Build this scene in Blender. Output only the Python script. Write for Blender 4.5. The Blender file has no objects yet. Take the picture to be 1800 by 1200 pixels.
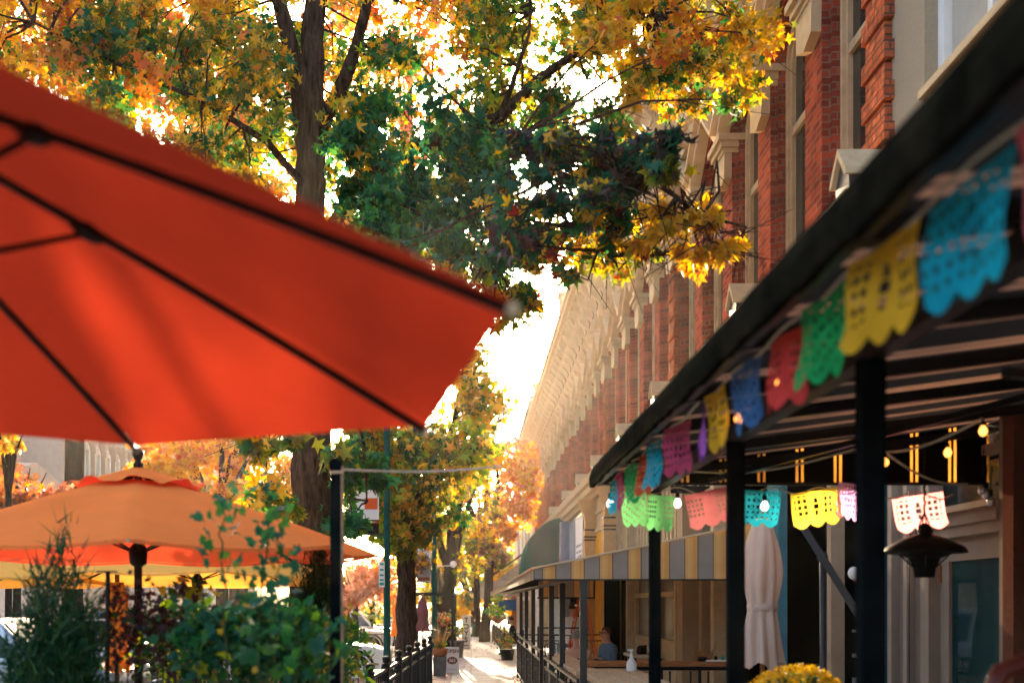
import bpy, math, random
import numpy as np
from mathutils import Vector, Matrix
R = math.radians
random.seed(7)
rng = np.random.default_rng(11)
scene = bpy.context.scene
col = scene.collection
F, VX, VY, CAMH = 2000.0, 828.0, 1060.0, 1.75


def at(px, py, D):
    """point of the place seen at a pixel of the 1800 px photograph, D metres down the street"""
    return Vector(((px - VX) / F * D, D, CAMH + (VY - py) / F * D))


# ------------------------------------------------------------------ materials
def new_mat(name):
    m = bpy.data.materials.new(name)
    m.use_nodes = True
    nt = m.node_tree
    nt.nodes.clear()
    out = nt.nodes.new('ShaderNodeOutputMaterial')
    return m, nt, out


def N(nt, t, **kw):
    n = nt.nodes.new(t)
    for k, v in kw.items():
        setattr(n, k, v)
    return n


def rgba(c):
    return (c[0], c[1], c[2], 1.0)


def noise_color(nt, c, amt, scale, coord='Object', stretch=(1, 1, 1), c2=None):
    tc = N(nt, 'ShaderNodeTexCoord')
    mp = N(nt, 'ShaderNodeMapping')
    mp.inputs['Scale'].default_value = stretch
    nt.links.new(tc.outputs[coord], mp.inputs[0])
    no = N(nt, 'ShaderNodeTexNoise')
    no.inputs['Scale'].default_value = scale
    no.inputs['Detail'].default_value = 6
    no.inputs['Roughness'].default_value = .65
    nt.links.new(mp.outputs[0], no.inputs[0])
    mix = N(nt, 'ShaderNodeMix', data_type='RGBA')
    a = tuple(max(0, x * (1 - amt)) for x in c)
    b = c2 if c2 else tuple(min(1, x * (1 + amt)) for x in c)
    rmp = N(nt, 'ShaderNodeMapRange')
    rmp.inputs[1].default_value = .3
    rmp.inputs[2].default_value = .7
    nt.links.new(no.outputs[0], rmp.inputs[0])
    nt.links.new(rmp.outputs[0], mix.inputs[0])
    mix.inputs[6].default_value = rgba(a)
    mix.inputs[7].default_value = rgba(b)
    return mix.outputs[2], no.outputs[0]


def pmat(name, c, rough=.6, metal=0.0, amt=.18, scale=6, bump=.0, stretch=(1, 1, 1), c2=None, spec=.08, coat=0.0):
    m, nt, out = new_mat(name)
    colr, fac = noise_color(nt, c, amt, scale, stretch=stretch, c2=c2)
    if spec <= .1 and rough >= .5 and not metal and not coat:      # matt paint, stone, wood: no sheen at grazing angles
        p = N(nt, 'ShaderNodeBsdfDiffuse')
        nt.links.new(colr, p.inputs['Color'])
        p.inputs['Roughness'].default_value = .4
    else:
        p = N(nt, 'ShaderNodeBsdfPrincipled')
        nt.links.new(colr, p.inputs['Base Color'])
        p.inputs['Roughness'].default_value = rough
        p.inputs['Metallic'].default_value = metal
        p.inputs['Specular IOR Level'].default_value = spec
        p.inputs['Coat Weight'].default_value = coat
    if bump:
        b = N(nt, 'ShaderNodeBump')
        b.inputs['Strength'].default_value = bump
        b.inputs['Distance'].default_value = .02
        nt.links.new(fac, b.inputs['Height'])
        nt.links.new(b.outputs[0], p.inputs['Normal'])
    nt.links.new(p.outputs[0], out.inputs[0])
    return m


def cloth_mat(name, c, trans, tcol=None, amt=.08, scale=3, weave=900.0, thread=.06):
    """woven fabric that lets light through"""
    m, nt, out = new_mat(name)
    colr, fac = noise_color(nt, c, amt, scale)
    d = N(nt, 'ShaderNodeBsdfDiffuse')
    nt.links.new(colr, d.inputs['Color'])
    t = N(nt, 'ShaderNodeBsdfTranslucent')
    if tcol:
        tc2, _ = noise_color(nt, tcol, amt, scale)
        nt.links.new(tc2, t.inputs[0])
    else:
        nt.links.new(colr, t.inputs[0])
    b = N(nt, 'ShaderNodeBump')
    b.inputs['Strength'].default_value = thread
    b.inputs['Distance'].default_value = .01
    tc = N(nt, 'ShaderNodeTexCoord')
    n2 = N(nt, 'ShaderNodeTexNoise')
    n2.inputs['Scale'].default_value = 18
    nt.links.new(tc.outputs['Object'], n2.inputs[0])
    nt.links.new(n2.outputs[0], b.inputs['Height'])
    nt.links.new(b.outputs[0], d.inputs['Normal'])
    mx = N(nt, 'ShaderNodeMixShader')
    mx.inputs[0].default_value = trans
    nt.links.new(d.outputs[0], mx.inputs[1])
    nt.links.new(t.outputs[0], mx.inputs[2])
    nt.links.new(mx.outputs[0], out.inputs[0])
    return m


def leaf_mat(name, cols, trans=.5, tgain=1.5, rough=.45):
    """each leaf its own tint between the given colours"""
    m, nt, out = new_mat(name)
    g = N(nt, 'ShaderNodeNewGeometry')
    rp = N(nt, 'ShaderNodeValToRGB')
    el = rp.color_ramp.elements
    n = len(cols)
    el[0].position, el[0].color = 0, rgba(cols[0])
    el[1].position, el[1].color = 1, rgba(cols[-1])
    for i in range(1, n - 1):
        e = el.new(i / (n - 1))
        e.color = rgba(cols[i])
    nt.links.new(g.outputs['Random Per Island'], rp.inputs[0])
    p = N(nt, 'ShaderNodeBsdfPrincipled')
    p.inputs['Roughness'].default_value = rough
    p.inputs['Specular IOR Level'].default_value = .2
    nt.links.new(rp.outputs[0], p.inputs['Base Color'])
    hs = N(nt, 'ShaderNodeHueSaturation')
    hs.inputs['Saturation'].default_value = 1.1
    hs.inputs['Value'].default_value = tgain
    nt.links.new(rp.outputs[0], hs.inputs['Color'])
    t = N(nt, 'ShaderNodeBsdfTranslucent')
    nt.links.new(hs.outputs[0], t.inputs[0])
    mx = N(nt, 'ShaderNodeMixShader')
    mx.inputs[0].default_value = trans
    nt.links.new(p.outputs[0], mx.inputs[1])
    nt.links.new(t.outputs[0], mx.inputs[2])
    nt.links.new(mx.outputs[0], out.inputs[0])
    return m


def brick_mat(name, c1, c2, mortar, bump=.6, rough_face=0.0, bw=.21, rh=.072):
    m, nt, out = new_mat(name)
    geo = N(nt, 'ShaderNodeNewGeometry')
    sep = N(nt, 'ShaderNodeSeparateXYZ')
    nt.links.new(geo.outputs['Position'], sep.inputs[0])
    add = N(nt, 'ShaderNodeMath', operation='ADD')
    nt.links.new(sep.outputs[0], add.inputs[0])
    nt.links.new(sep.outputs[1], add.inputs[1])
    cmb = N(nt, 'ShaderNodeCombineXYZ')
    nt.links.new(add.outputs[0], cmb.inputs[0])
    nt.links.new(sep.outputs[2], cmb.inputs[1])
    br = N(nt, 'ShaderNodeTexBrick')
    br.inputs['Color1'].default_value = rgba(c1)
    br.inputs['Color2'].default_value = rgba(c2)
    br.inputs['Mortar'].default_value = rgba(mortar)
    br.inputs['Scale'].default_value = 1
    br.inputs['Brick Width'].default_value = bw
    br.inputs['Row Height'].default_value = rh
    br.inputs['Mortar Size'].default_value = .008
    br.inputs['Mortar Smooth'].default_value = .3
    br.inputs['Bias'].default_value = -.1
    nt.links.new(cmb.outputs[0], br.inputs[0])
    no = N(nt, 'ShaderNodeTexNoise')
    no.inputs['Scale'].default_value = 2.2
    no.inputs['Detail'].default_value = 8
    nt.links.new(geo.outputs['Position'], no.inputs[0])
    mx = N(nt, 'ShaderNodeMix', data_type='RGBA', blend_type='MULTIPLY')
    mx.inputs[0].default_value = .75
    nt.links.new(br.outputs[0], mx.inputs[6])
    rp = N(nt, 'ShaderNodeValToRGB')
    rp.color_ramp.elements[0].position = .3
    rp.color_ramp.elements[0].color = (.5, .45, .45, 1)
    rp.color_ramp.elements[1].position = .68
    rp.color_ramp.elements[1].color = (1.25, 1.15, 1.1, 1)
    nt.links.new(no.outputs[0], rp.inputs[0])
    nt.links.new(rp.outputs[0], mx.inputs[7])
    n2 = N(nt, 'ShaderNodeTexNoise')
    n2.inputs['Scale'].default_value = 26 if not rough_face else 11
    n2.inputs['Detail'].default_value = 5
    nt.links.new(geo.outputs['Position'], n2.inputs[0])
    inv = N(nt, 'ShaderNodeMath', operation='MULTIPLY_ADD')
    nt.links.new(br.outputs['Fac'], inv.inputs[0])
    inv.inputs[1].default_value = -1.2
    nt.links.new(n2.outputs[0], inv.inputs[2])
    b = N(nt, 'ShaderNodeBump')
    b.inputs['Strength'].default_value = bump
    b.inputs['Distance'].default_value = .015 + .03 * rough_face
    nt.links.new(inv.outputs[0], b.inputs['Height'])
    p = N(nt, 'ShaderNodeBsdfDiffuse')
    p.inputs['Roughness'].default_value = .3
    nt.links.new(mx.outputs[2], p.inputs['Color'])
    nt.links.new(b.outputs[0], p.inputs['Normal'])
    nt.links.new(p.outputs[0], out.inputs[0])
    return m


def stripe_mat(name, bands, period, axis, trans, rough=.85, tg=1.0):
    """woven stripes: bands = [(start, colour), ...] over one period along a world axis"""
    m, nt, out = new_mat(name)
    geo = N(nt, 'ShaderNodeNewGeometry')
    sep = N(nt, 'ShaderNodeSeparateXYZ')
    nt.links.new(geo.outputs['Position'], sep.inputs[0])
    dv = N(nt, 'ShaderNodeMath', operation='DIVIDE')
    nt.links.new(sep.outputs[axis], dv.inputs[0])
    dv.inputs[1].default_value = period
    fr = N(nt, 'ShaderNodeMath', operation='FRACT')
    nt.links.new(dv.outputs[0], fr.inputs[0])
    rp = N(nt, 'ShaderNodeValToRGB')
    rp.color_ramp.interpolation = 'CONSTANT'
    el = rp.color_ramp.elements
    el[0].position, el[0].color = bands[0][0], rgba(bands[0][1])
    el[1].position, el[1].color = bands[1][0], rgba(bands[1][1])
    for pz, c in bands[2:]:
        e = el.new(pz)
        e.color = rgba(c)
    nt.links.new(fr.outputs[0], rp.inputs[0])
    no = N(nt, 'ShaderNodeTexNoise')
    no.inputs['Scale'].default_value = 5
    no.inputs['Detail'].default_value = 5
    nt.links.new(geo.outputs['Position'], no.inputs[0])
    mp = N(nt, 'ShaderNodeMapRange')
    mp.inputs[3].default_value = .75
    mp.inputs[4].default_value = 1.15
    nt.links.new(no.outputs[0], mp.inputs[0])
    mx = N(nt, 'ShaderNodeMix', data_type='RGBA', blend_type='MULTIPLY')
    mx.inputs[0].default_value = 1
    nt.links.new(rp.outputs[0], mx.inputs[6])
    nt.links.new(mp.outputs[0], mx.inputs[7])
    d = N(nt, 'ShaderNodeBsdfPrincipled')
    d.inputs['Roughness'].default_value = rough
    d.inputs['Specular IOR Level'].default_value = .2
    nt.links.new(mx.outputs[2], d.inputs['Base Color'])
    t = N(nt, 'ShaderNodeBsdfTranslucent')
    gn = N(nt, 'ShaderNodeMix', data_type='RGBA', blend_type='MULTIPLY')
    gn.inputs[0].default_value = 1
    gn.inputs[7].default_value = (tg, tg, tg, 1)
    nt.links.new(mx.outputs[2], gn.inputs[6])
    nt.links.new(gn.outputs[2], t.inputs[0])
    ms = N(nt, 'ShaderNodeMixShader')
    ms.inputs[0].default_value = trans
    nt.links.new(d.outputs[0], ms.inputs[1])
    nt.links.new(t.outputs[0], ms.inputs[2])
    nt.links.new(ms.outputs[0], out.inputs[0])
    return m


def glass_mat(name, c, rough=.05, spec=.25):
    m, nt, out = new_mat(name)
    p = N(nt, 'ShaderNodeBsdfPrincipled')
    colr, fac = noise_color(nt, c, .35, 1.3)
    nt.links.new(colr, p.inputs['Base Color'])
    p.inputs['Roughness'].default_value = rough
    p.inputs['Specular IOR Level'].default_value = spec
    nt.links.new(p.outputs[0], out.inputs[0])
    return m


def glow_mat(name, c, s):
    m, nt, out = new_mat(name)
    e = N(nt, 'ShaderNodeEmission')
    e.inputs[0].default_value = rgba(c)
    e.inputs[1].default_value = s
    nt.links.new(e.outputs[0], out.inputs[0])
    return m


M = {}
M['brick'] = brick_mat('red_brick', (.36, .070, .038), (.14, .028, .020), (.21, .135, .10), .7)
M['brick_rough'] = brick_mat('rough_brick', (.44, .13, .06), (.30, .075, .036), (.14, .08, .06), 1.0, 1.0)
M['cream'] = pmat('cream_paint', (.48, .36, .22), .55, amt=.14, scale=7, bump=.12)
M['cream_cornice'] = pmat('cream_cornice_paint', (.62, .47, .30), .55, amt=.16, scale=3, bump=.1)
M['iron'] = pmat('black_iron', (.007, .0068, .0065), .45, spec=.25, amt=.3, scale=20)
M['iron_dusty'] = pmat('dusty_black_iron', (.013, .012, .011), .42, amt=.4, scale=12, spec=.4)
M['post_black'] = pmat('black_painted_steel', (.0045, .0065, .0075), .6, spec=.06, amt=.4, scale=9)
M['win_glass'] = glass_mat('dark_window_glass', (.018, .028, .028))
M['shop_glass'] = glass_mat('dark_shop_glass', (.010, .018, .018), .04)
M['door_glass'] = glass_mat('teal_door_glass', (.005, .030, .034), .03, .07)
M['stucco_shaded'] = pmat('shaded_wall_stucco', (.20, .15, .115), .9, amt=.12, scale=40, bump=.35, spec=.1)  # darker copy of the beige stucco, the awning's shade in its colour
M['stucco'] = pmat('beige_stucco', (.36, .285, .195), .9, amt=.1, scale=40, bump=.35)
M['stucco_red'] = pmat('reddish_stucco', (.13, .055, .036), .9, amt=.12, scale=40, bump=.4)
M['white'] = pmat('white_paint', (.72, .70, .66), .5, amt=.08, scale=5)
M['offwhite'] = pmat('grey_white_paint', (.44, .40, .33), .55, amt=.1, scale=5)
M['shaded_trim'] = pmat('shaded_white_trim', (.27, .215, .165), .5, amt=.1, scale=5)  # white trim darkened, shade under the awning put into the colour
M['tan'] = pmat('tan_paint', (.33, .235, .15), .6, amt=.1, scale=6)
M['peach'] = pmat('peach_paint', (.58, .36, .17), .55, amt=.1, scale=6)
M['yellow_wall'] = pmat('yellow_ochre_paint', (.72, .38, .06), .6, amt=.1, scale=4)
M['bluegrey'] = pmat('blue_grey_paint', (.27, .31, .34), .6, amt=.1, scale=4)
M['teal'] = pmat('teal_paint', (.06, .15, .17), .6, amt=.15, scale=6)
M['dark_metal'] = pmat('dark_grey_metal', (.055, .058, .06), .45, .3, amt=.2, scale=5)
M['grey_metal'] = pmat('grey_sheet_metal', (.30, .31, .31), .4, .5, amt=.2, scale=5)
M['darkroom'] = pmat('dark_interior', (.003, .004, .004), .95, spec=.05, amt=.4, scale=2)  # near-black colour stands in for the shade of unlit rooms
M['brown_wood'] = pmat('brown_wood', (.30, .125, .05), .5, amt=.35, scale=8, stretch=(1, 8, 8))
M['light_wood'] = pmat('weathered_light_wood', (.44, .30, .18), .6, amt=.3, scale=5, stretch=(10, 1, 10), bump=.1)
M['bark'] = pmat('tree_bark', (.058, .036, .024), .95, amt=.85, scale=22, stretch=(1, 1, .16), bump=1.0, spec=.05)
M['bark_dark'] = pmat('dark_tree_bark', (.04, .028, .02), .95, amt=.6, scale=12, stretch=(1, 1, .3), bump=.8)
M['stem'] = pmat('plant_stem', (.06, .075, .03), .7, amt=.3, scale=20)
M['umb_red'] = cloth_mat('red_umbrella_cloth', (.33, .030, .012), .48, (.37, .031, .012))
M['umb_orange'] = cloth_mat('orange_umbrella_cloth', (.92, .25, .062), .32, (.74, .055, .024))
M['umb_yellow'] = cloth_mat('yellow_umbrella_cloth', (.92, .49, .11), .34, (.90, .38, .05))
M['umb_drape'] = cloth_mat('amber_cloth', (.78, .27, .03), .5, (.85, .30, .03))
M['umb_purple'] = cloth_mat('plum_umbrella_cloth', (.22, .085, .095), .3)
M['umb_cream'] = cloth_mat('cream_umbrella_cloth', (.60, .44, .34), .2, amt=.06)
M['green_cloth'] = cloth_mat('green_awning_cloth', (.002, .115, .082), .12)
M['blue_cloth'] = cloth_mat('blue_awning_cloth', (.02, .10, .26), .25)
M['bronze'] = pmat('dark_bronze_metal', (.022, .016, .013), .35, .3, amt=.3, scale=15)
M['concrete'] = pmat('concrete', (.34, .31, .27), .9, amt=.2, scale=3, bump=.15)
M['green_post'] = pmat('green_post_paint', (.012, .075, .058), .4, amt=.25, scale=10)
M['lens'] = pmat('lamp_white', (.75, .72, .65), .3, amt=.05)
M['rope'] = pmat('rope', (.5, .44, .32), .8, amt=.2, scale=60)
M['terracotta'] = pmat('terracotta', (.42, .16, .075), .8, amt=.2, scale=10)
M['barrel'] = pmat('grey_planter', (.15, .135, .12), .8, amt=.3, scale=8)
M['rubber'] = pmat('tyre_rubber', (.02, .02, .02), .8)
M['chrome'] = pmat('alloy', (.55, .55, .55), .3, .9, amt=.1, spec=.5)
M['car_white'] = pmat('white_car_paint', (.72, .68, .62), .3, amt=.04, coat=.6)
M['car_silver'] = pmat('silver_car_paint', (.42, .44, .46), .3, .4, amt=.05, coat=.6)
M['car_blue'] = pmat('blue_car_paint', (.05, .16, .34), .3, amt=.05, coat=.6)
M['car_glass'] = glass_mat('car_glass', (.02, .03, .035))
M['red_light'] = pmat('red_lens', (.35, .02, .015), .3)
M['orange_ladder'] = pmat('orange_ladder', (.66, .12, .035), .5, amt=.1)
M['skin'] = pmat('skin', (.48, .26, .18), .6, amt=.1, scale=20)
M['hair_grey'] = pmat('grey_hair', (.20, .18, .165), .8, amt=.4, scale=60)
M['hair_dark'] = pmat('brown_hair', (.06, .035, .022), .7, amt=.4, scale=60)
M['cloth_navy'] = pmat('navy_shirt', (.03, .045, .07), .9, amt=.3, scale=10)
M['cloth_blue'] = pmat('blue_shirt', (.10, .15, .20), .9, amt=.2, scale=10)
M['cloth_white'] = pmat('white_tee', (.68, .64, .58), .9, amt=.1, scale=10)
M['cloth_peach'] = pmat('peach_top', (.55, .33, .22), .9, amt=.1, scale=10)
M['cloth_black'] = pmat('black_jacket', (.02, .022, .03), .9, amt=.3, scale=10)
M['jeans'] = pmat('jeans', (.05, .09, .16), .9, amt=.2, scale=12)
M['sign_white'] = pmat('white_sign_board', (.74, .71, .66), .6, amt=.05)
M['ink'] = pmat('black_lettering', (.015, .015, .018), .6)
M['brown_ink'] = pmat('brown_lettering', (.22, .07, .035), .6)
M['red_ink'] = pmat('red_print', (.52, .09, .04), .6)
M['green_ink'] = pmat('green_print', (.03, .30, .22), .6)
M['white_ink'] = pmat('white_lettering', (.78, .76, .70), .6)
M['mum'] = leaf_mat('yellow_petals', [(.62, .34, .01), (.80, .50, .02), (.70, .40, .01)], .3, 1.1)
M['bulb_amber'] = glow_mat('amber_filament_glow', (1.0, .33, .06), .75)
M['bulb_white'] = glow_mat('white_bulb_glow', (1.0, .93, .82), .45)
M['bulb_glass'] = pmat('amber_bulb_glass', (.5, .22, .05), .1, amt=.05)
M['socket'] = pmat('black_socket', (.015, .015, .015), .5)
# leaves
M['lf_green'] = leaf_mat('green_leaves', [(.014, .075, .022), (.026, .115, .030), (.055, .14, .022), (.018, .085, .04)], .52, 1.7)
M['lf_blue'] = leaf_mat('blue_green_leaves', [(.010, .066, .036), (.018, .095, .048), (.032, .11, .04)], .42, 1.5)
M['lf_olive'] = leaf_mat('olive_leaves', [(.10, .13, .015), (.20, .20, .02), (.05, .09, .02), (.28, .21, .02)], .5, 1.6)
M['lf_gold'] = leaf_mat('golden_leaves', [(.62, .36, .03), (.70, .44, .04), (.58, .26, .02), (.44, .33, .03)], .5, 1.35)
M['lf_orange'] = leaf_mat('orange_leaves', [(.55, .17, .03), (.58, .25, .06), (.48, .11, .03), (.60, .30, .08)], .5, 1.35)
M['lf_coral'] = leaf_mat('coral_leaves', [(.50, .15, .08), (.55, .24, .14), (.42, .10, .06)], .5, 1.3)
M['lf_plum'] = leaf_mat('plum_leaves', [(.030, .028, .040), (.055, .035, .045), (.09, .04, .03), (.03, .05, .05)], .25, 1.2)  # dark plum; on the sweetgum it carries the near bough's shade
M['lf_red'] = leaf_mat('red_leaves', [(.24, .02, .02), (.34, .04, .02), (.12, .015, .02)], .45, 1.3)
M['lf_brown'] = leaf_mat('brown_leaves', [(.14, .07, .04), (.20, .10, .05), (.09, .05, .04)], .4, 1.3)
M['lf_lime'] = leaf_mat('lime_leaves', [(.16, .30, .03), (.26, .34, .03), (.36, .34, .03)], .55, 1.5)
M['lf_burg'] = leaf_mat('burgundy_leaves', [(.045, .012, .015), (.08, .018, .015), (.03, .022, .015)], .35, 1.4)
M['needle'] = leaf_mat('feathery_needles', [(.006, .038, .016), (.014, .06, .022), (.04, .10, .02)], .25, 1.3)
M['grass_dry'] = leaf_mat('dry_grass', [(.30, .16, .07), (.42, .24, .10), (.20, .12, .05)], .4, 1.2)


def paper(name, c, t, tr=.55):
    return cloth_mat(name, tuple(min(.9, x * 1.3) for x in c), tr + .1, tuple(min(.92, x * 1.15) for x in t), amt=.12, scale=9, thread=.12)


M['pp_blue'] = paper('cyan_tissue', (.012, .36, .52), (.02, .50, .70))
M['pp_yellow'] = paper('yellow_tissue', (.62, .38, .03), (.85, .56, .05))
M['pp_green'] = paper('green_tissue', (.015, .34, .10), (.04, .55, .17))
M['pp_lime'] = paper('lime_tissue', (.12, .62, .15), (.25, .90, .28))
M['pp_red'] = paper('red_tissue', (.58, .06, .06), (.72, .10, .07))
M['pp_navy'] = paper('navy_tissue', (.04, .13, .32), (.07, .20, .46))
M['pp_purple'] = paper('purple_tissue', (.16, .05, .26), (.24, .08, .38))
M['pp_pink'] = paper('pink_tissue', (.62, .13, .18), (.86, .25, .26))
M['pp_magenta'] = paper('rose_tissue', (.42, .06, .15), (.55, .10, .20))
M['pp_rust'] = paper('rust_tissue', (.46, .09, .035), (.55, .12, .04))
M['pp_violet'] = paper('violet_tissue', (.42, .16, .50), (.68, .34, .75))


# ------------------------------------------------------------------ mesh builder
class MB:
    def __init__(s):
        s.v, s.f, s.m = [], [], []

    def add(s, vs, fs, mi=0):
        o = len(s.v)
        s.v.extend([tuple(v) for v in vs])
        s.f.extend([tuple(i + o for i in f) for f in fs])
        s.m.extend([mi] * len(fs))
        return s

    def box(s, x0, x1, y0, y1, z0, z1, mi=0):
        vs = [(x0, y0, z0), (x1, y0, z0), (x1, y1, z0), (x0, y1, z0), (x0, y0, z1), (x1, y0, z1), (x1, y1, z1), (x0, y1, z1)]
        fs = [(0, 3, 2, 1), (4, 5, 6, 7), (0, 1, 5, 4), (1, 2, 6, 5), (2, 3, 7, 6), (3, 0, 4, 7)]
        return s.add(vs, fs, mi)

    def bar(s, a, b, w, h=None, mi=0, up=(0, 0, 1)):
        """rectangular bar from a to b, w wide, h high"""
        h = h or w
        a, b = Vector(a), Vector(b)
        d = (b - a).normalized()
        u = Vector(up)
        if abs(d.dot(u)) > .95:
            u = Vector((1, 0, 0))
        r = d.cross(u).normalized()
        u = r.cross(d).normalized()
        vs = []
        for p in (a, b):
            for sx, sz in ((-1, -1), (1, -1), (1, 1), (-1, 1)):
                vs.append(p + r * sx * w / 2 + u * sz * h / 2)
        fs = [(0, 1, 2, 3), (7, 6, 5, 4), (0, 4, 5, 1), (1, 5, 6, 2), (2, 6, 7, 3), (3, 7, 4, 0)]
        return s.add(vs, fs, mi)

    def tube(s, pts, rad, n=8, mi=0, cap=True, wob=0.0):
        pts = [Vector(p) for p in pts]
        k = len(pts)
        if not hasattr(rad, '__len__'):
            rad = [rad] * k
        vs, fs = [], []
        prev = None
        for i in range(k):
            d = (pts[min(i + 1, k - 1)] - pts[max(i - 1, 0)])
            d = d.normalized() if d.length > 1e-9 else Vector((0, 0, 1))
            if prev is None:
                u = Vector((0, 0, 1)) if abs(d.z) < .9 else Vector((1, 0, 0))
                r = d.cross(u).normalized()
            else:
                r = (prev - d * prev.dot(d))
                r = r.normalized() if r.length > 1e-6 else d.orthogonal().normalized()
            prev = r
            u = d.cross(r)
            for j in range(n):
                a = 2 * math.pi * j / n
                q = rad[i] * (1 + (wob * math.sin(3 * a + i * 1.7) + wob * .7 * math.sin(5 * a - i * .9) if wob else 0))
                vs.append(pts[i] + (r * math.cos(a) + u * math.sin(a)) * q)
        for i in range(k - 1):
            for j in range(n):
                fs.append((i * n + j, i * n + (j + 1) % n, (i + 1) * n + (j + 1) % n, (i + 1) * n + j))
        if cap:
            fs.append(tuple(range(n - 1, -1, -1)))
            fs.append(tuple((k - 1) * n + j for j in range(n)))
        return s.add(vs, fs, mi)

    def lathe(s, prof, c=(0, 0, 0), n=16, mi=0, cap=True):
        """prof: list of (radius, z)"""
        c = Vector(c)
        vs, fs = [], []
        for r, z in prof:
            for j in range(n):
                a = 2 * math.pi * j / n
                vs.append(c + Vector((r * math.cos(a), r * math.sin(a), z)))
        for i in range(len(prof) - 1):
            for j in range(n):
                fs.append((i * n + j, i * n + (j + 1) % n, (i + 1) * n + (j + 1) % n, (i + 1) * n + j))
        if cap:
            fs.append(tuple(range(n - 1, -1, -1)))
            fs.append(tuple((len(prof) - 1) * n + j for j in range(n)))
        return s.add(vs, fs, mi)

    def ball(s, c, r, n=12, mi=0, sq=(1, 1, 1)):
        c = Vector(c)
        prof = []
        k = max(6, n // 2 + 2)
        vs, fs = [], []
        for i in range(k + 1):
            t = math.pi * (i / k)
            t = min(max(t, .02), math.pi - .02)
            for j in range(n):
                a = 2 * math.pi * j / n
                vs.append(c + Vector((r * sq[0] * math.sin(t) * math.cos(a), r * sq[1] * math.sin(t) * math.sin(a), -r * sq[2] * math.cos(t))))
        for i in range(k):
            for j in range(n):
                fs.append((i * n + j, i * n + (j + 1) % n, (i + 1) * n + (j + 1) % n, (i + 1) * n + j))
        fs.append(tuple(range(n - 1, -1, -1)))
        fs.append(tuple(k * n + j for j in range(n)))
        return s.add(vs, fs, mi)

    def prism(s, poly, axis, a, b, mi=0):
        """extrude a 2-D polygon along an axis (0 x: poly is (y,z); 1 y: (x,z); 2 z: (x,y)) from a to b"""
        n = len(poly)

        def p3(q, t):
            return (t, q[0], q[1]) if axis == 0 else ((q[0], t, q[1]) if axis == 1 else (q[0], q[1], t))
        vs = [p3(q, a) for q in poly] + [p3(q, b) for q in poly]
        fs = [tuple(range(n - 1, -1, -1)), tuple(range(n, 2 * n))]
        for i in range(n):
            j = (i + 1) % n
            fs.append((i, j, n + j, n + i))
        return s.add(vs, fs, mi)

    def build(s, name, mats, parent=None, smooth=False, loc=None, bevel=0):
        me = bpy.data.meshes.new(name)
        me.from_pydata(s.v, [], s.f)
        if not isinstance(mats, (list, tuple)):
            mats = [mats]
        for m in mats:
            me.materials.append(m)
        if len(mats) > 1:
            me.polygons.foreach_set('material_index', s.m)
        if smooth:
            me.polygons.foreach_set('use_smooth', [True] * len(me.polygons))
        me.update()
        import bmesh
        bm = bmesh.new()
        bm.from_mesh(me)
        bmesh.ops.recalc_face_normals(bm, faces=bm.faces)
        bm.to_mesh(me)
        bm.free()
        o = bpy.data.objects.new(name, me)
        col.objects.link(o)
        if parent:
            o.parent = parent
        if loc:
            o.location = loc
        if bevel:
            b = o.modifiers.new('bevel', 'BEVEL')
            b.width = bevel
            b.segments = 2
            b.limit_method = 'ANGLE'
        return o


def tag(o, label=None, cat=None, group=None, kind=None):
    if label:
        o['label'] = label
    if cat:
        o['category'] = cat
    if group:
        o['group'] = group
    if kind:
        o['kind'] = kind
    return o


def thing(name, label, cat, loc=(0, 0, 0), rz=0.0, group=None):
    o = bpy.data.objects.new(name, None)
    o.empty_display_size = .1
    col.objects.link(o)
    o.location = loc
    o.rotation_euler = (0, 0, rz)
    return tag(o, label, cat, group)


def copy_tree(o, parent=None):
    c = o.copy()
    col.objects.link(c)
    if parent:
        c.parent = parent
    for ch in list(o.children):
        copy_tree(ch, c)
    return c


def text_mesh(body, size, mat, parent, name='lettering', align='CENTER', depth=.002, font_bold=False):
    cu = bpy.data.curves.new(name, 'FONT')
    cu.body = body
    cu.size = size
    cu.align_x = align
    cu.align_y = 'CENTER'
    cu.extrude = depth
    if font_bold:
        cu.offset = size * .025
    tmp = bpy.data.objects.new(name, cu)
    col.objects.link(tmp)
    dg = bpy.context.evaluated_depsgraph_get()
    me = bpy.data.meshes.new_from_object(tmp.evaluated_get(dg))
    bpy.data.objects.remove(tmp)
    me.materials.clear()
    me.materials.append(mat)
    o = bpy.data.objects.new(name, me)
    col.objects.link(o)
    if parent:
        o.parent = parent
    return o


# ------------------------------------------------------------------ leaves
def star_leaf():
    ang = [90, 62, 28, 0, -28, -60, -120, -152, 180, 152, 118]
    rad = [1.0, .40, .92, .36, .66, .30, .30, .66, .36, .92, .40]
    pts = [(0, 0, .06)]
    for a, r in zip(ang, rad):
        x, y = r * math.cos(R(a)), r * math.sin(R(a))
        pts.append((x, y + .1, -.28 * (x * x + y * y)))
    n = len(ang)
    tris = [(0, 1 + i, 1 + (i + 1) % n) for i in range(n)]
    return np.array(pts), np.array(tris)


def blade_leaf():
    pts = np.array([(0, -.8, 0), (.34, -.25, -.06), (.30, .25, -.05), (0, .95, -.18), (-.30, .25, -.05), (-.34, -.25, -.06), (0, 0, .10)])
    tris = np.array([(6, 0, 1), (6, 1, 2), (6, 2, 3), (6, 3, 4), (6, 4, 5), (6, 5, 0)])
    return pts, tris


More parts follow.
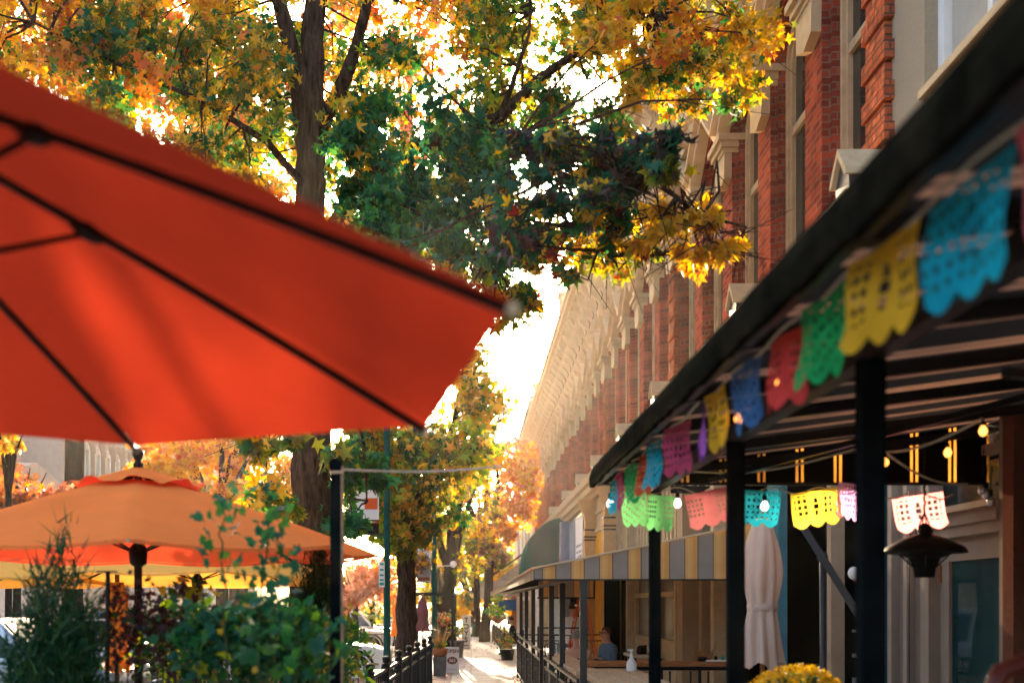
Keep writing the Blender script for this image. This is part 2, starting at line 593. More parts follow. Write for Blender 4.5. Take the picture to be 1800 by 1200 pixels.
def heart_leaf():
    ang = [90, 64, 40, 8, -22, -52, -82, -98, -128, -158, 172, 140, 116]
    rad = [1.2, .66, .95, .60, .82, .66, .42, .42, .66, .82, .60, .95, .66]
    pts = [(0, 0, .05)]
    for a, r in zip(ang, rad):
        x, y = r * math.cos(R(a)), r * math.sin(R(a))
        pts.append((x, y, -.22 * (x * x + .6 * y * y)))
    n = len(ang)
    return np.array(pts), np.array([(0, 1 + i, 1 + (i + 1) % n) for i in range(n)])


STAR, BLADE, HEART = star_leaf(), blade_leaf(), heart_leaf()


def leaf_mesh(name, pos, size, mi, mats, shape=STAR, parent=None, droop=.7):
    """one mesh of separate leaves: positions (n,3), sizes (n), material index (n)"""
    pos = np.asarray(pos, float)
    n = len(pos)
    tp, tt = shape
    k, nt_ = len(tp), len(tt)
    # orientation: leaf tip (local y) mostly hanging, face mostly sideways/up, random spin
    tip = rng.normal(size=(n, 3))
    tip[:, 2] -= droop * 1.4
    tip /= np.linalg.norm(tip, axis=1)[:, None]
    nr = rng.normal(size=(n, 3))
    nr -= tip * np.sum(nr * tip, axis=1)[:, None]
    nr /= np.linalg.norm(nr, axis=1)[:, None]
    sd = np.cross(tip, nr)
    size = np.asarray(size, float)
    wd = rng.uniform(.62, 1.12, n)[:, None, None]
    cu = rng.uniform(-.6, 2.6, n)[:, None, None]
    tw = rng.normal(0, .35, n)[:, None, None] * tp[None, :, 0:1] * tp[None, :, 1:2]
    V = (sd[:, None, :] * tp[None, :, 0:1] * wd + tip[:, None, :] * tp[None, :, 1:2] + nr[:, None, :] * (tp[None, :, 2:3] * cu + tw)) * size[:, None, None] + pos[:, None, :]
    V = V.reshape(-1, 3)
    T = (tt[None] + (np.arange(n) * k)[:, None, None]).reshape(-1, 3)
    me = bpy.data.meshes.new(name)
    me.vertices.add(len(V))
    me.vertices.foreach_set('co', V.astype(np.float32).ravel())
    me.loops.add(len(T) * 3)
    me.loops.foreach_set('vertex_index', T.astype(np.int32).ravel())
    me.polygons.add(len(T))
    me.polygons.foreach_set('loop_start', np.arange(0, len(T) * 3, 3, dtype=np.int32))
    me.polygons.foreach_set('loop_total', np.full(len(T), 3, dtype=np.int32))
    for m in mats:
        me.materials.append(m)
    me.polygons.foreach_set('material_index', np.repeat(np.asarray(mi, np.int32), nt_))
    me.update(calc_edges=True)
    me.validate()
    o = bpy.data.objects.new(name, me)
    col.objects.link(o)
    if parent:
        o.parent = parent
    return o


LEAFSETS = ['lf_green', 'lf_blue', 'lf_olive', 'lf_gold', 'lf_orange', 'lf_coral', 'lf_plum', 'lf_red', 'lf_brown', 'lf_lime', 'lf_burg']
LMATS = [M[k] for k in LEAFSETS]
LI = {k[3:]: i for i, k in enumerate(LEAFSETS)}


def pick(pal, n):
    """pal: 'gold:3 green:2' -> n material indices"""
    ks, ws = [], []
    for it in pal.split():
        a, _, b = it.partition(':')
        ks.append(LI[a])
        ws.append(float(b or 1))
    ws = np.array(ws) / sum(ws)
    return rng.choice(ks, size=n, p=ws)


def clump(c, rad, n, squash=.75):
    """leaf positions in an uneven ball, denser towards its shell"""
    d = rng.normal(size=(n, 3))
    d /= np.linalg.norm(d, axis=1)[:, None]
    r = rad * rng.random(n) ** .45
    r *= 1 + .35 * np.sin(d[:, 0] * 5 + c[0] * 3) * np.cos(d[:, 2] * 4 + c[1])
    p = d * r[:, None]
    p[:, 2] *= squash
    return p + np.array(c)


class Crown:
    def __init__(s):
        s.p, s.s, s.m, s.c = [], [], [], []

    def clump(s, c, rad, n, size, pal, squash=.75):
        p = clump(tuple(c), rad, n, squash)
        s.c.append(Vector(c))
        s.p.append(p)
        s.s.append(size * (.65 + .7 * rng.random(n)))
        # one clump leans to one tint of the palette
        mi = pick(pal, n)
        lead = pick(pal, 1)[0]
        k = rng.random(n) < .45
        mi[k] = lead
        s.m.append(mi)

    def region(s, x0, x1, y0, y1, D0, D1, nclump, radpx, per, size, pal, test=None, squash=.75):
        """clumps spread through the crown's volume"""
        for _ in range(nclump):
            for _t in range(30):
                px, py = random.uniform(x0, x1), random.uniform(y0, y1)
                if test is None or test(px, py):
                    break
            else:
                continue
            D = random.uniform(D0, D1)
            r = radpx / F * D * random.uniform(.7, 1.3)
            s.clump(at(px, py, D), r, int(per * random.uniform(.7, 1.3)), size, pal, squash)

    def build(s, parent, name='crown', shape=STAR, droop=.7):
        return leaf_mesh(name, np.concatenate(s.p), np.concatenate(s.s), np.concatenate(s.m), LMATS, shape, parent, droop)
# ------------------------------------------------------------------ camera, sky, sun
cam = bpy.data.cameras.new('camera')
cam.sensor_width = 36
cam.lens = 40
cam.shift_x = (900 - VX) / 1800
cam.shift_y = (VY - 600) / 1800
cam.clip_start = .05
cam.clip_end = 3000
cam.dof.use_dof = True
cam.dof.focus_distance = 14.5
cam.dof.aperture_fstop = 2.0
co = bpy.data.objects.new('camera', cam)
co.location = (0, 0, CAMH)
co.rotation_euler = (R(90), 0, 0)
col.objects.link(co)
scene.camera = co

SUN_EL, SUN_AZ = R(11.5), R(-4.0)       # azimuth from +Y, negative = to the left of the street
sdir = Vector((math.sin(SUN_AZ) * math.cos(SUN_EL), math.cos(SUN_AZ) * math.cos(SUN_EL), math.sin(SUN_EL)))
w = bpy.data.worlds.new('World')
scene.world = w
w.use_nodes = True
nt = w.node_tree
nt.nodes.clear()
wo = nt.nodes.new('ShaderNodeOutputWorld')
bg = nt.nodes.new('ShaderNodeBackground')
sk = nt.nodes.new('ShaderNodeTexSky')
sk.sky_type = 'NISHITA'
sk.sun_disc = False
sk.sun_elevation = SUN_EL
sk.sun_rotation = SUN_AZ
sk.air_density = .7
sk.dust_density = 5.0
sk.ozone_density = .3
bg.inputs[1].default_value = .15
nt.links.new(sk.outputs[0], bg.inputs[0])
nt.links.new(bg.outputs[0], wo.inputs[0])
sl = bpy.data.lights.new('sun', 'SUN')
sl.energy = 3.1
sl.angle = R(.6)
sl.color = (1.0, .78, .52)
so = bpy.data.objects.new('sun', sl)
so.rotation_euler = (-sdir).to_track_quat('-Z', 'Y').to_euler()
col.objects.link(so)

scene.view_settings.view_transform = 'Standard'
scene.view_settings.look = 'None'
scene.view_settings.gamma = 1
scene.view_settings.exposure = 3.0
cy = scene.cycles
cy.max_bounces = 7
cy.diffuse_bounces = 3
cy.glossy_bounces = 2
cy.transmission_bounces = 5
cy.transparent_max_bounces = 6
cy.volume_bounces = 0
cy.caustics_reflective = False
cy.caustics_refractive = False
cy.sample_clamp_indirect = 6
cy.use_denoising = True

# ------------------------------------------------------------------ ground
def slab_mat(name, c, bw, rh, joint, amt=.12, offset=0.0):
    m, nt, out = new_mat(name)
    geo = N(nt, 'ShaderNodeNewGeometry')
    br = N(nt, 'ShaderNodeTexBrick')
    br.offset = offset
    br.inputs['Color1'].default_value = rgba(c)
    br.inputs['Color2'].default_value = rgba([x * (1 - amt) for x in c])
    br.inputs['Mortar'].default_value = rgba([x * .45 for x in c])
    br.inputs['Scale'].default_value = 1
    br.inputs['Brick Width'].default_value = bw
    br.inputs['Row Height'].default_value = rh
    br.inputs['Mortar Size'].default_value = joint
    nt.links.new(geo.outputs['Position'], br.inputs[0])
    no = N(nt, 'ShaderNodeTexNoise')
    no.inputs['Scale'].default_value = 1.7
    no.inputs['Detail'].default_value = 9
    nt.links.new(geo.outputs['Position'], no.inputs[0])
    mp = N(nt, 'ShaderNodeMapRange')
    mp.inputs[1].default_value = .25
    mp.inputs[2].default_value = .75
    mp.inputs[3].default_value = .7
    mp.inputs[4].default_value = 1.2
    nt.links.new(no.outputs[0], mp.inputs[0])
    mx = N(nt, 'ShaderNodeMix', data_type='RGBA', blend_type='MULTIPLY')
    mx.inputs[0].default_value = 1
    nt.links.new(br.outputs[0], mx.inputs[6])
    nt.links.new(mp.outputs[0], mx.inputs[7])
    p = N(nt, 'ShaderNodeBsdfPrincipled')
    p.inputs['Roughness'].default_value = .8
    nt.links.new(mx.outputs[2], p.inputs['Base Color'])
    b = N(nt, 'ShaderNodeBump')
    b.inputs['Strength'].default_value = .25
    b.inputs['Distance'].default_value = .01
    nt.links.new(no.outputs[0], b.inputs['Height'])
    nt.links.new(b.outputs[0], p.inputs['Normal'])
    nt.links.new(p.outputs[0], out.inputs[0])
    return m


M['pave'] = slab_mat('concrete_paving', (.40, .36, .31), 1.5, 1.5, .012)
M['paver'] = slab_mat('brick_pavers', (.30, .17, .13), .2, .1, .006, .4, .5)
M['asphalt'] = pmat('asphalt', (.055, .053, .05), .9, amt=.35, scale=30, bump=.3)
M['earth'] = pmat('distant_ground', (.13, .11, .085), .95, amt=.3, scale=.1)
tag(MB().box(-160, 160, -60, 420, -1.2, -.20).build('ground', M['earth']), kind='structure')
tag(MB().box(-13.2, -3.35, -20, 400, -.6, -.15).build('road', M['asphalt']), kind='structure')
tag(MB().box(-3.2, 60, -20, 118, -.7, 0).build('sidewalk', M['pave']), kind='structure')
tag(MB().box(-3.35, -3.2, -20, 118, -.7, .003).build('kerb', M['concrete']), kind='structure')
tag(MB().box(-60, -13.2, -20, 118, -.7, 0.002).build('far_sidewalk', M['pave']), kind='structure')
tag(MB().box(-3.0, -.45, 12, 60, -.02, .004).build('paver_strip', M['paver']), kind='structure')
mk = MB()
for k in range(10):
    mk.box(-7.9, -7.75, 8 + k * 9, 11 + k * 9, -.148, -.146)
mk.build('lane_marking', M['white_ink'])
tag(bpy.data.objects['lane_marking'], kind='structure')
# fallen leaves on the paving
n = 420
pp = np.stack([np.where(rng.random(n) < .7, rng.uniform(-3.1, .2, n), rng.uniform(.2, 1.1, n)), rng.uniform(12, 60, n), np.full(n, .02)], 1)
fl = leaf_mesh('fallen_leaves', pp, rng.uniform(.03, .05, n), pick('gold:2 brown:3 orange:2 red:1', n), LMATS, STAR, None, 0)
tag(fl, 'brown and golden leaves scattered over the paving', 'fallen leaves', kind='stuff')

# low sun itself, a small bright disc far away, in line with the gap beside the nearest umbrella
sd0 = Vector(((792 - VX) / F, 1, (VY - 690) / F)).normalized()
sun_disc = MB().ball((0, 0, 0), 7.0, 24).build('sun', glow_mat('sun_glow', (1.0, .86, .60), 260.0), None, True, loc=tuple(sd0 * 1500 + Vector((0, 0, CAMH))))
tag(sun_disc, kind='structure')
# thin warm haze, added mainly to imitate the veiling glow around the sun
hz, nt, out = new_mat('warm_haze')
pv = N(nt, 'ShaderNodeVolumePrincipled')
pv.inputs['Color'].default_value = (1.0, .92, .80, 1)
pv.inputs['Density'].default_value = .0002
pv.inputs['Anisotropy'].default_value = .84
nt.links.new(pv.outputs[0], out.inputs['Volume'])
ho = MB().box(-165, 165, -65, 425, -2.2, 27).build('haze', hz)
tag(ho, kind='stuff')
ho['label'] = 'thin warm haze added along the street for a veiling glow'
ho['category'] = 'haze'
# ------------------------------------------------------------------ brick building on the right
BR = thing('brick_building', 'long red brick commercial block with cream window hoods and a deep bracketed cornice', 'building', (3.4, 9.3, 0))
BO = Vector((3.4, 9.3, 0))


def part(mb, name, mats, parent=BR, o=BO, smooth=False, bevel=0):
    ob = mb.build(name, mats, parent, smooth, bevel=bevel)
    ob.location = -o
    return ob


def arch_pts(a, rise, zs, n=12):
    return [(a * math.cos(math.pi * i / n), zs + rise * math.sin(math.pi * i / n) ** .9) for i in range(n + 1)]


def arch_wall(mb, hp, a, z0, zs, rise, ztop, x0, x1, mi=0):
    mb.box(x0, x1, -hp, -a, z0, zs, mi)
    mb.box(x0, x1, a, hp, z0, zs, mi)
    ap = arch_pts(a, rise, zs)
    poly = [(hp, zs)] + ap + [(-hp, zs), (-hp, ztop), (hp, ztop)]
    # spandrel as quads (front, back, intrados)
    n = len(ap)
    vs, fs = [], []
    for x in (x0, x1):
        for (y, z) in ap:
            vs.append((x, y, z))
        for (y, z) in ap:
            vs.append((x, y, ztop))
    for i in range(n - 1):
        fs.append((i, i + 1, n + i + 1, n + i))
        fs.append((2 * n + i, 3 * n + i, 3 * n + i + 1, 2 * n + i + 1))
        fs.append((i, 2 * n + i, 2 * n + i + 1, i + 1))
    mb.add(vs, fs, mi)
    mb.box(x0, x1, -hp, -a, zs, ztop, mi)
    mb.box(x0, x1, a, hp, zs, ztop, mi)


def arch_ring(mb, a0, a1, z0, zs, r0, r1, x0, x1, mi=0):
    """frame between an inner (a0) and an outer (a1) arched outline"""
    o = [(-a1, z0)] + arch_pts(a1, r1, zs)[::-1] + [(a1, z0)]
    i_ = [(-a0, z0)] + arch_pts(a0, r0, zs)[::-1] + [(a0, z0)]
    n = len(o)
    vs = [(x0, *q) for q in o] + [(x0, *q) for q in i_] + [(x1, *q) for q in o] + [(x1, *q) for q in i_]
    fs = []
    for k in range(n - 1):
        fs += [(k, k + 1, n + k + 1, n + k), (2 * n + k, 3 * n + k, 3 * n + k + 1, 2 * n + k + 1),
               (k, 2 * n + k, 2 * n + k + 1, k + 1), (n + k, n + k + 1, 3 * n + k + 1, 3 * n + k)]
    mb.add(vs, fs, mi)


PITCH, NB, Y0 = 1.9, 27, 9.4
ZS, ZSILL, ZW = 7.72, 5.0, 8.74
wb = MB()
arch_wall(wb, .95, .67, 4.6, ZS, .56, ZW, 3.40, 3.48)
arch_wall(wb, .951, .61, 4.6, ZS, .50, ZW - .01, 3.48, 3.56)
fb = MB()
arch_ring(fb, .54, .609, ZSILL, ZS, .43, .498, 3.555, 3.67)
arch_ring(fb, .49, .539, ZSILL + .02, ZS, .38, .428, 3.59, 3.67)
fb.box(3.46, 3.72, -.60, .60, ZSILL - .09, ZSILL)
gb = MB()
gp = [(-.49, ZSILL + .02)] + arch_pts(.49, .38, ZS)[::-1] + [(.49, ZSILL + .02)]
gb.prism(gp, 0, 3.64, 3.66)
rb = MB().box(3.60, 3.639, -.489, .489, 6.98, 7.07)
hb = MB()
hb.prism([(0, 8.70), (.949, 7.96), (.949, 7.82), (0, 8.55), (-.949, 7.82), (-.949, 7.96)], 0, 3.24, 3.399)
hb.prism([(0, 8.735), (.947, 7.995), (.947, 7.94), (0, 8.68), (-.947, 7.94), (-.947, 7.995)], 0, 3.16, 3.398)
kb = MB()
kb.prism([(-.25, 7.30), (0, 7.22), (.25, 7.30), (.27, 7.62), (-.27, 7.62)], 0, 3.30, 3.52)
kb.box(3.285, 3.53, -.29, .29, 7.62, 7.68)
kb.box(3.25, 3.54, -.32, .32, 7.68, 7.76)
kb.box(3.21, 3.55, -.36, .36, 7.76, 7.84)
bk = MB()
bk.prism([(3.29, 8.75), (3.13, 8.80), (3.10, 8.95), (3.14, 9.10), (3.06, 9.22), (2.93, 9.30), (2.88, 9.45), (2.90, 9.58), (2.80, 9.70), (2.745, 9.86), (2.86, 9.86), (3.04, 9.63), (3.17, 9.27), (3.22, 8.97)], 1, -.09, .09)
for (cx_, cz_, r_) in ((3.09, 9.03, .07), (2.93, 9.49, .07)):
    pass
sc = MB()


def curl(mb, c, r, turns, s0, flip, y, rad=.011):
    pts = []
    for i in range(22):
        t = i / 21
        a = s0 + flip * turns * 2 * math.pi * t
        q = r * (1 - .82 * t)
        pts.append((c[0] + q * math.cos(a), y, c[1] + q * math.sin(a)))
    mb.tube(pts, rad, 5)


panel = MB().prism([(3.24, 8.9), (3.05, 9.62), (2.86, 9.82), (2.80, 9.86), (3.3, 9.86)], 1, -.03, .03)
curl(sc, (3.10, 9.42), .13, 1.4, 2.0, 1, -.05)
curl(sc, (3.02, 9.66), .10, 1.3, -.6, -1, -.05)
sc.tube([(3.10, -.05, 9.30), (3.16, -.05, 9.16), (3.13, -.05, 9.06), (3.17, -.05, 8.98)], .011, 5)

quo = MB()
for i in range(16):
    z = 4.65 + i * .165
    hw = .27 if i % 2 else .22
    dx = .02 if i % 2 else .0
    quo.box(3.335 - dx, 3.399, -hw, hw, z, z + .145)


def objat(mb, name, mats, y, parent=BR, smooth=False):
    o = mb.build(name, mats, parent, smooth)
    o.location = (-BO.x, y - BO.y, 0)
    return o


proto = {}
for k in range(NB):
    yc = Y0 + PITCH * (k + .5)
    if k == 0:
        proto['wall'] = objat(wb, 'wall', M['brick'], yc)
        fr = objat(fb, 'window', M['cream'], yc)
        g_ = gb.build('pane', M['win_glass'], fr)
        r_ = rb.build('sash_rail', M['cream'], fr)
        proto['window'] = fr
        proto['hood'] = objat(hb, 'window_hood', M['cream_cornice'], yc)
    else:
        for nm in ('wall', 'window', 'hood'):
            c = copy_tree(proto[nm], BR)
            c.location = (-BO.x, yc - BO.y, 0)
for k in range(NB + 1):
    yc = Y0 + PITCH * k
    if k == 0:
        proto['cap'] = objat(kb, 'pilaster_capital', M['cream'], yc)
        proto['quoin'] = objat(quo, 'rusticated_pilaster', M['brick_rough'], yc)
    else:
        c = copy_tree(proto['cap'], BR)
        c.location = (-BO.x, yc - BO.y, 0)
        if k % 5 == 0:
            c.scale = (1.12, 1.25, 1.0)
            c.location.x = -BO.x * 1.12 - .0
            q = copy_tree(proto['quoin'], BR)
            q.location = (-BO.x, yc - BO.y, 0)
for k in range(54):
    yc = Y0 + .475 + PITCH / 2 * k
    if k == 0:
        proto['br'] = objat(bk, 'cornice_bracket', M['cream_cornice'], yc)
        pn = panel.build('bracket_panel', M['cream_cornice'], proto['br'])
        pn.location = (0, .42, 0)
        sco = sc.build('iron_scroll', M['bronze'], proto['br'])
        sco.location = (0, .42, 0)
    else:
        c = copy_tree(proto['br'], BR)
        c.location = (-BO.x, yc - BO.y, 0)
YE = Y0 + PITCH * NB + .4
cor = MB().prism([(3.5, 8.74), (3.30, 8.74), (3.27, 8.9), (3.2, 8.95), (3.15, 9.25), (3.02, 9.6), (2.84, 9.85), (2.74, 9.88), (2.74, 9.95), (2.64, 9.99), (2.64, 10.12), (2.58, 10.16), (2.58, 10.24), (3.5, 10.4)], 1, 9.05, YE)
part(cor, 'cornice', M['cream_cornice'])
for y in (33.5, 47.2, 60.6):
    pb = MB()
    pb.box(2.60, 2.9, y - .25, y + .25, 10.2, 10.75)
    pb.box(2.55, 2.95, y - .32, y + .32, 10.75, 10.85)
    part(pb, 'parapet_block', M['cream_cornice'])
part(MB().box(3.75, 14, 9.25, YE, 4.6, 10.3), 'rear_mass', M['brick'])
part(MB().box(3.401, 3.75, 9.22, 9.38, 4.6, ZW).box(3.41, 3.75, YE - .5, YE, 0, ZW), 'end_wall', M['brick'])

# storefront level of the brick block
sfc = MB().prism([(3.39, 4.42), (3.10, 4.42), (3.06, 4.52), (2.98, 4.56), (2.96, 4.70), (2.90, 4.76), (2.88, 4.86), (2.86, 4.92), (3.39, 4.99)], 1, 8.7, YE)
part(sfc, 'storefront_cornice', M['cream'])
ac = MB()
ac.prism([(-.16, 4.9), (.16, 4.9), (.16, 5.08), (0, 5.26), (-.16, 5.08)], 0, 2.92, 3.22)
ac2 = MB().prism([(-.20, 5.06), (-.18, 5.12), (0, 5.32), (.18, 5.12), (.20, 5.06), (.16, 5.06), (0, 5.255), (-.16, 5.06)], 0, 2.88, 3.24)
for i, y in enumerate((8.95, 12.7, 18.3, 22.6, 27.4, 31.4, 36, 42)):
    if i == 0:
        proto['ac'] = objat(ac, 'pediment_ornament', M['dark_metal'], y)
        ac2.build('pediment_moulding', M['cream'], proto['ac'])
    else:
        c = copy_tree(proto['ac'], BR)
        c.location = (-BO.x, y - BO.y, 0)
# near-black sheet for the unlit depth behind the glass, and lintel band under the cornice
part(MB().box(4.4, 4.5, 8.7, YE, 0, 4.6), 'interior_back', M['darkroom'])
part(MB().box(3.24, 3.39, 29.6, YE, 3.9, 4.419).box(3.22, 3.39, 8.9, 15.7, 3.35, 4.419), 'fascia_panel', M['offwhite'])
part(MB().box(3.22, 3.36, 15.9, 17.6, 2.2, 4.41), 'tan_panel', M['tan'])
part(MB().box(3.21, 3.36, 25.3, 29.1, 3.55, 4.41).box(3.16, 3.21, 25.3, 29.1, 4.0, 4.08).box(3.16, 3.21, 25.3, 29.1, 3.55, 3.63), 'cream_panel', M['cream'])


def pilaster(y, matname, x0=2.92, w=.42, z1=4.42, bands=True, bracket=True, x1=3.24):
    mb = MB()
    mb.box(x0, x1, y, y + w, 0, z1 - .75 if bracket else z1)
    mb.box(x0 - .04, x1 + .01, y - .04, y + w + .04, 0, .45)
    if bracket:
        mb.prism([(3.24, z1 - .75), (x0 + .02, z1 - .75), (x0 + .02, z1 - .5), (x0 - .08, z1 - .2), (x0 - .16, z1 - .04), (x0 - .16, z1), (3.24, z1)], 1, y + .002, y + w - .002)
    o = part(mb, 'pilaster', M[matname])
    if bands:
        b = MB()
        for z in (z1 - .80, z1 - .98, z1 - 1.06):
            b.box(x0 - .012, 3.23, y - .012, y + w + .012, z, z + .035)
        bo = b.build('pilaster_band', M['iron'], o)
    return o


for y, mn, kw in ((25.0, 'peach', {}), (29.2, 'peach', {}), (22.25, 'cream', dict(x0=3.05, w=.16, bands=False, bracket=False, z1=4.41)),
                  (16.05, 'tan', dict(x0=2.98)), (14.3, 'cream', dict(x0=3.05, w=.2, bands=False, bracket=False, z1=3.34)),
                  (11.1, 'teal', dict(x0=3.0, bands=False, x1=3.085, bracket=False)), (8.78, 'teal', dict(x0=3.13, bands=False, w=.2, bracket=False, x1=3.25)),
                  (37.2, 'bluegrey', dict(bands=False, bracket=False)), (41.5, 'white', dict(bands=False)), (46, 'cream', dict(bands=False)), (51, 'white', dict(bands=False)), (56, 'cream', dict(bands=False))):
    pilaster(y, mn, **kw)
# slatted transom windows above the striped awning
tr = MB()
y = 17.7
while y < 24.9:
    tr.box(3.18, 3.26, y, y + .10, 2.6, 4.2)
    y += .36
tr.box(3.16, 3.28, 17.6, 25, 4.2, 4.41).box(3.16, 3.28, 17.6, 25, 2.45, 2.6)
t_o = part(tr, 'transom_window', M['cream'])
MB().box(3.29, 3.31, 17.6, 25, 2.6, 4.2).build('pane', M['shop_glass'], t_o)
# yellow bay
yb = MB().box(3.22, 3.36, 25.43, 29.19, 0, 3.54)
y = 25.6
while y < 29:
    yb.box(3.19, 3.22, y, y + .28, .2, 3.4)
    y += .42
part(yb, 'yellow_panelling', M['yellow_wall'])
# cream windows with a rail and a white stall riser
for (ya, yb_) in ((17.7, 19.7), (19.9, 22.2)):
    fm = MB()
    fm.box(3.18, 3.30, ya, ya + .14, 0, 2.45).box(3.18, 3.30, yb_ - .14, yb_, 0, 2.45)
    fm.box(3.17, 3.31, ya + .14, yb_ - .14, 1.86, 1.94).box(3.17, 3.31, ya + .14, yb_ - .14, 2.38, 2.45)
    fm.box(3.19, 3.32, ya + .14, yb_ - .14, 0, 1.15)
    fo = part(fm, 'shop_window', M['cream'])
    MB().box(3.26, 3.28, ya + .14, yb_ - .14, 1.15, 2.38).build('pane', pmat('brown_glass', (.045, .022, .012), .35), fo)  # opaque dark brown pane
# dark shop window with shelves of jars behind
fm = MB().box(3.2, 3.32, 14.52, 14.7, 0, 3.3).box(3.2, 3.32, 15.8, 16.0, 0, 3.3).box(3.2, 3.32, 14.7, 15.8, 0, 1.0).box(3.2, 3.32, 14.7, 15.8, 3.1, 3.3)
fo = part(fm, 'shop_window', M['tan'])
MB().box(3.9, 3.92, 14.7, 15.8, 1.0, 3.1).build('pane', M['shop_glass'], fo)
part(MB().box(3.33, 4.35, 15.82, 15.84, 0, 3.3), 'partition', M['darkroom'])  # added dark sheet, its black imitates the unlit shop depth
sh = MB().box(3.36, 3.6, 15.5, 15.8, 1.42, 1.44).box(3.36, 3.6, 15.5, 15.8, 1.78, 1.80).box(3.36, 3.6, 15.5, 15.8, 2.13, 2.15)
sh.build('display_shelf', M['brown_wood'], fo)
for i, (x, z, mt, lb) in enumerate(((3.45, 1.441, 'cream', 'pale carton'), (3.50, 1.801, 'terracotta', 'brown jar'), (3.44, 2.151, 'orange_ladder', 'amber jar'))):
    j = MB().lathe([(.05, 0), (.055, .02), (.055, .16), (.035, .19), (.035, .22)], (0, 0, 0), 12).build('shelf_jar', M[mt], None, True, loc=(x, 15.62, z))
    tag(j, lb + ' on the ' + ['lowest', 'middle', 'top'][i] + ' shelf of the dark shop window', 'jar', 'jars in the shop window')
# white trim of the near dark opening
fm = MB().box(3.18, 3.30, 10.05, 10.17, 0, 3.3).box(3.19, 3.31, 8.9, 9.15, 0, 3.3)
part(fm, 'opening_trim', M['tan'])
bar_ = MB().box(3.35, 3.75, 9.2, 10.0, 1.68, 1.71).box(3.35, 3.75, 9.2, 10.0, 1.50, 1.52).box(3.35, 3.75, 9.2, 10.0, 1.28, 1.31).box(3.35, 3.75, 9.2, 10.0, 1.05, 1.1)
part(bar_, 'bar_shelf', M['grey_metal'])
for i in range(18):
    mb = MB()
    mb.lathe([(.03, 0), (.034, .02), (.034, .11), (.012, .15), (.012, .19), (.014, .2)], (0, 0, 0), 8)
    b = mb.build('bottle', [M['red_ink'], M['shop_glass'], M['sign_white'], M['orange_ladder']][i % 4], None, True,
                 loc=(3.42 + .1 * (i % 3), 9.27 + .12 * (i % 6), [1.311, 1.521, 1.101][i // 6]))
    tag(b, '%s bottle on the %s shelf of the dark bar niche' % (['red', 'black', 'white', 'orange'][i % 4], ['middle', 'upper', 'lower'][i // 6]), 'bottle', 'bottles on the bar shelves')

# white sign board and blue-grey panel by the green awning
part(MB().box(3.20, 3.235, 30, 37, 2.2, 4.41), 'blue_grey_panel', M['bluegrey'])
sg = thing('wall_sign', 'white framed notice sign on the blue grey fascia beside the green awning', 'sign', (3.17, 33.2, 3.5))
MB().box(-.02, .02, -1.15, 1.15, -.62, .75).build('board', M['white'], sg)
MB().box(-.03, .03, -1.22, -1.15, -.69, .82).box(-.03, .03, 1.15, 1.22, -.69, .82).box(-.03, .03, -1.15, 1.15, .75, .82).box(-.03, .03, -1.15, 1.15, -.69, -.62).build('sign_frame', M['iron'], sg)
mb = MB()
for zz in (-.1, -.28, -.42):
    for k in range(9):
        if random.random() < .7:
            mb.box(-.024, -.02, -.85 + k * .19, -.85 + k * .19 + random.uniform(.04, .12), zz, zz + .07)
mb.build('printed_marks', M['ink'], sg)

# ---------------- small black sign high on the tan wall
sg = thing('hanging_sign', 'small black sign with white capitals NOM on the tan wall', 'sign', (3.0, 15.6, 3.42))
MB().box(-.26, .26, -.02, .02, -.16, .16).build('board', M['ink'], sg)
t = text_mesh('NOM', .2, M['white_ink'], sg)
t.rotation_euler = (R(90), 0, 0)
t.location = (0, -.024, 0)

# ------------------------------------------------------------------ stucco building nearest on the right
SB = thing('stucco_building', 'beige stucco building nearest on the right with a white framed upper window', 'building', (3.4, 5, 0))
SO = Vector((3.4, 5, 0))


def spart(mb, name, mats, **k):
    return part(mb, name, mats, SB, SO, **k)


ww = MB()
wy0, wy1, wz0, wz1 = 7.02, 8.53, 5.56, 8.0
ww.box(3.40, 3.62, wy1, 9.21, 3.0, 9.2).box(3.40, 3.62, -4, wy0, 3.0, 9.2).box(3.401, 3.621, wy0, wy1, 3.0, wz0).box(3.401, 3.621, wy0, wy1, wz1, 9.2)
ww.box(3.63, 12, -4, 9.2, 3.0, 9.1)
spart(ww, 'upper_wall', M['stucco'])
wf = MB()
wf.box(3.50, 3.615, wy1 - .11, wy1 - .001, wz0 + .03, wz1).box(3.50, 3.615, wy0 + .001, wy0 + .11, wz0 + .03, wz1)
wf.box(3.53, 3.615, wy0 + .11, wy1 - .11, wz0 + .03, wz0 + .12).box(3.54, 3.615, 7.72, 7.80, wz0 + .12, wz1)
wo_ = spart(wf, 'window', M['white'])
MB().box(3.585, 3.60, wy0 + .11, wy1 - .11, wz0 + .12, wz1).build('pane', M['win_glass'], wo_)
MB().box(3.36, 3.615, wy0 - .03, wy1 + .03, wz0 - .03, wz0 + .03).build('sill', M['cream'], wo_)
MB().box(3.56, 3.58, 7.85, wy1 - .12, wz0 + .13, wz1 - .02).build('blind', M['offwhite'], wo_)
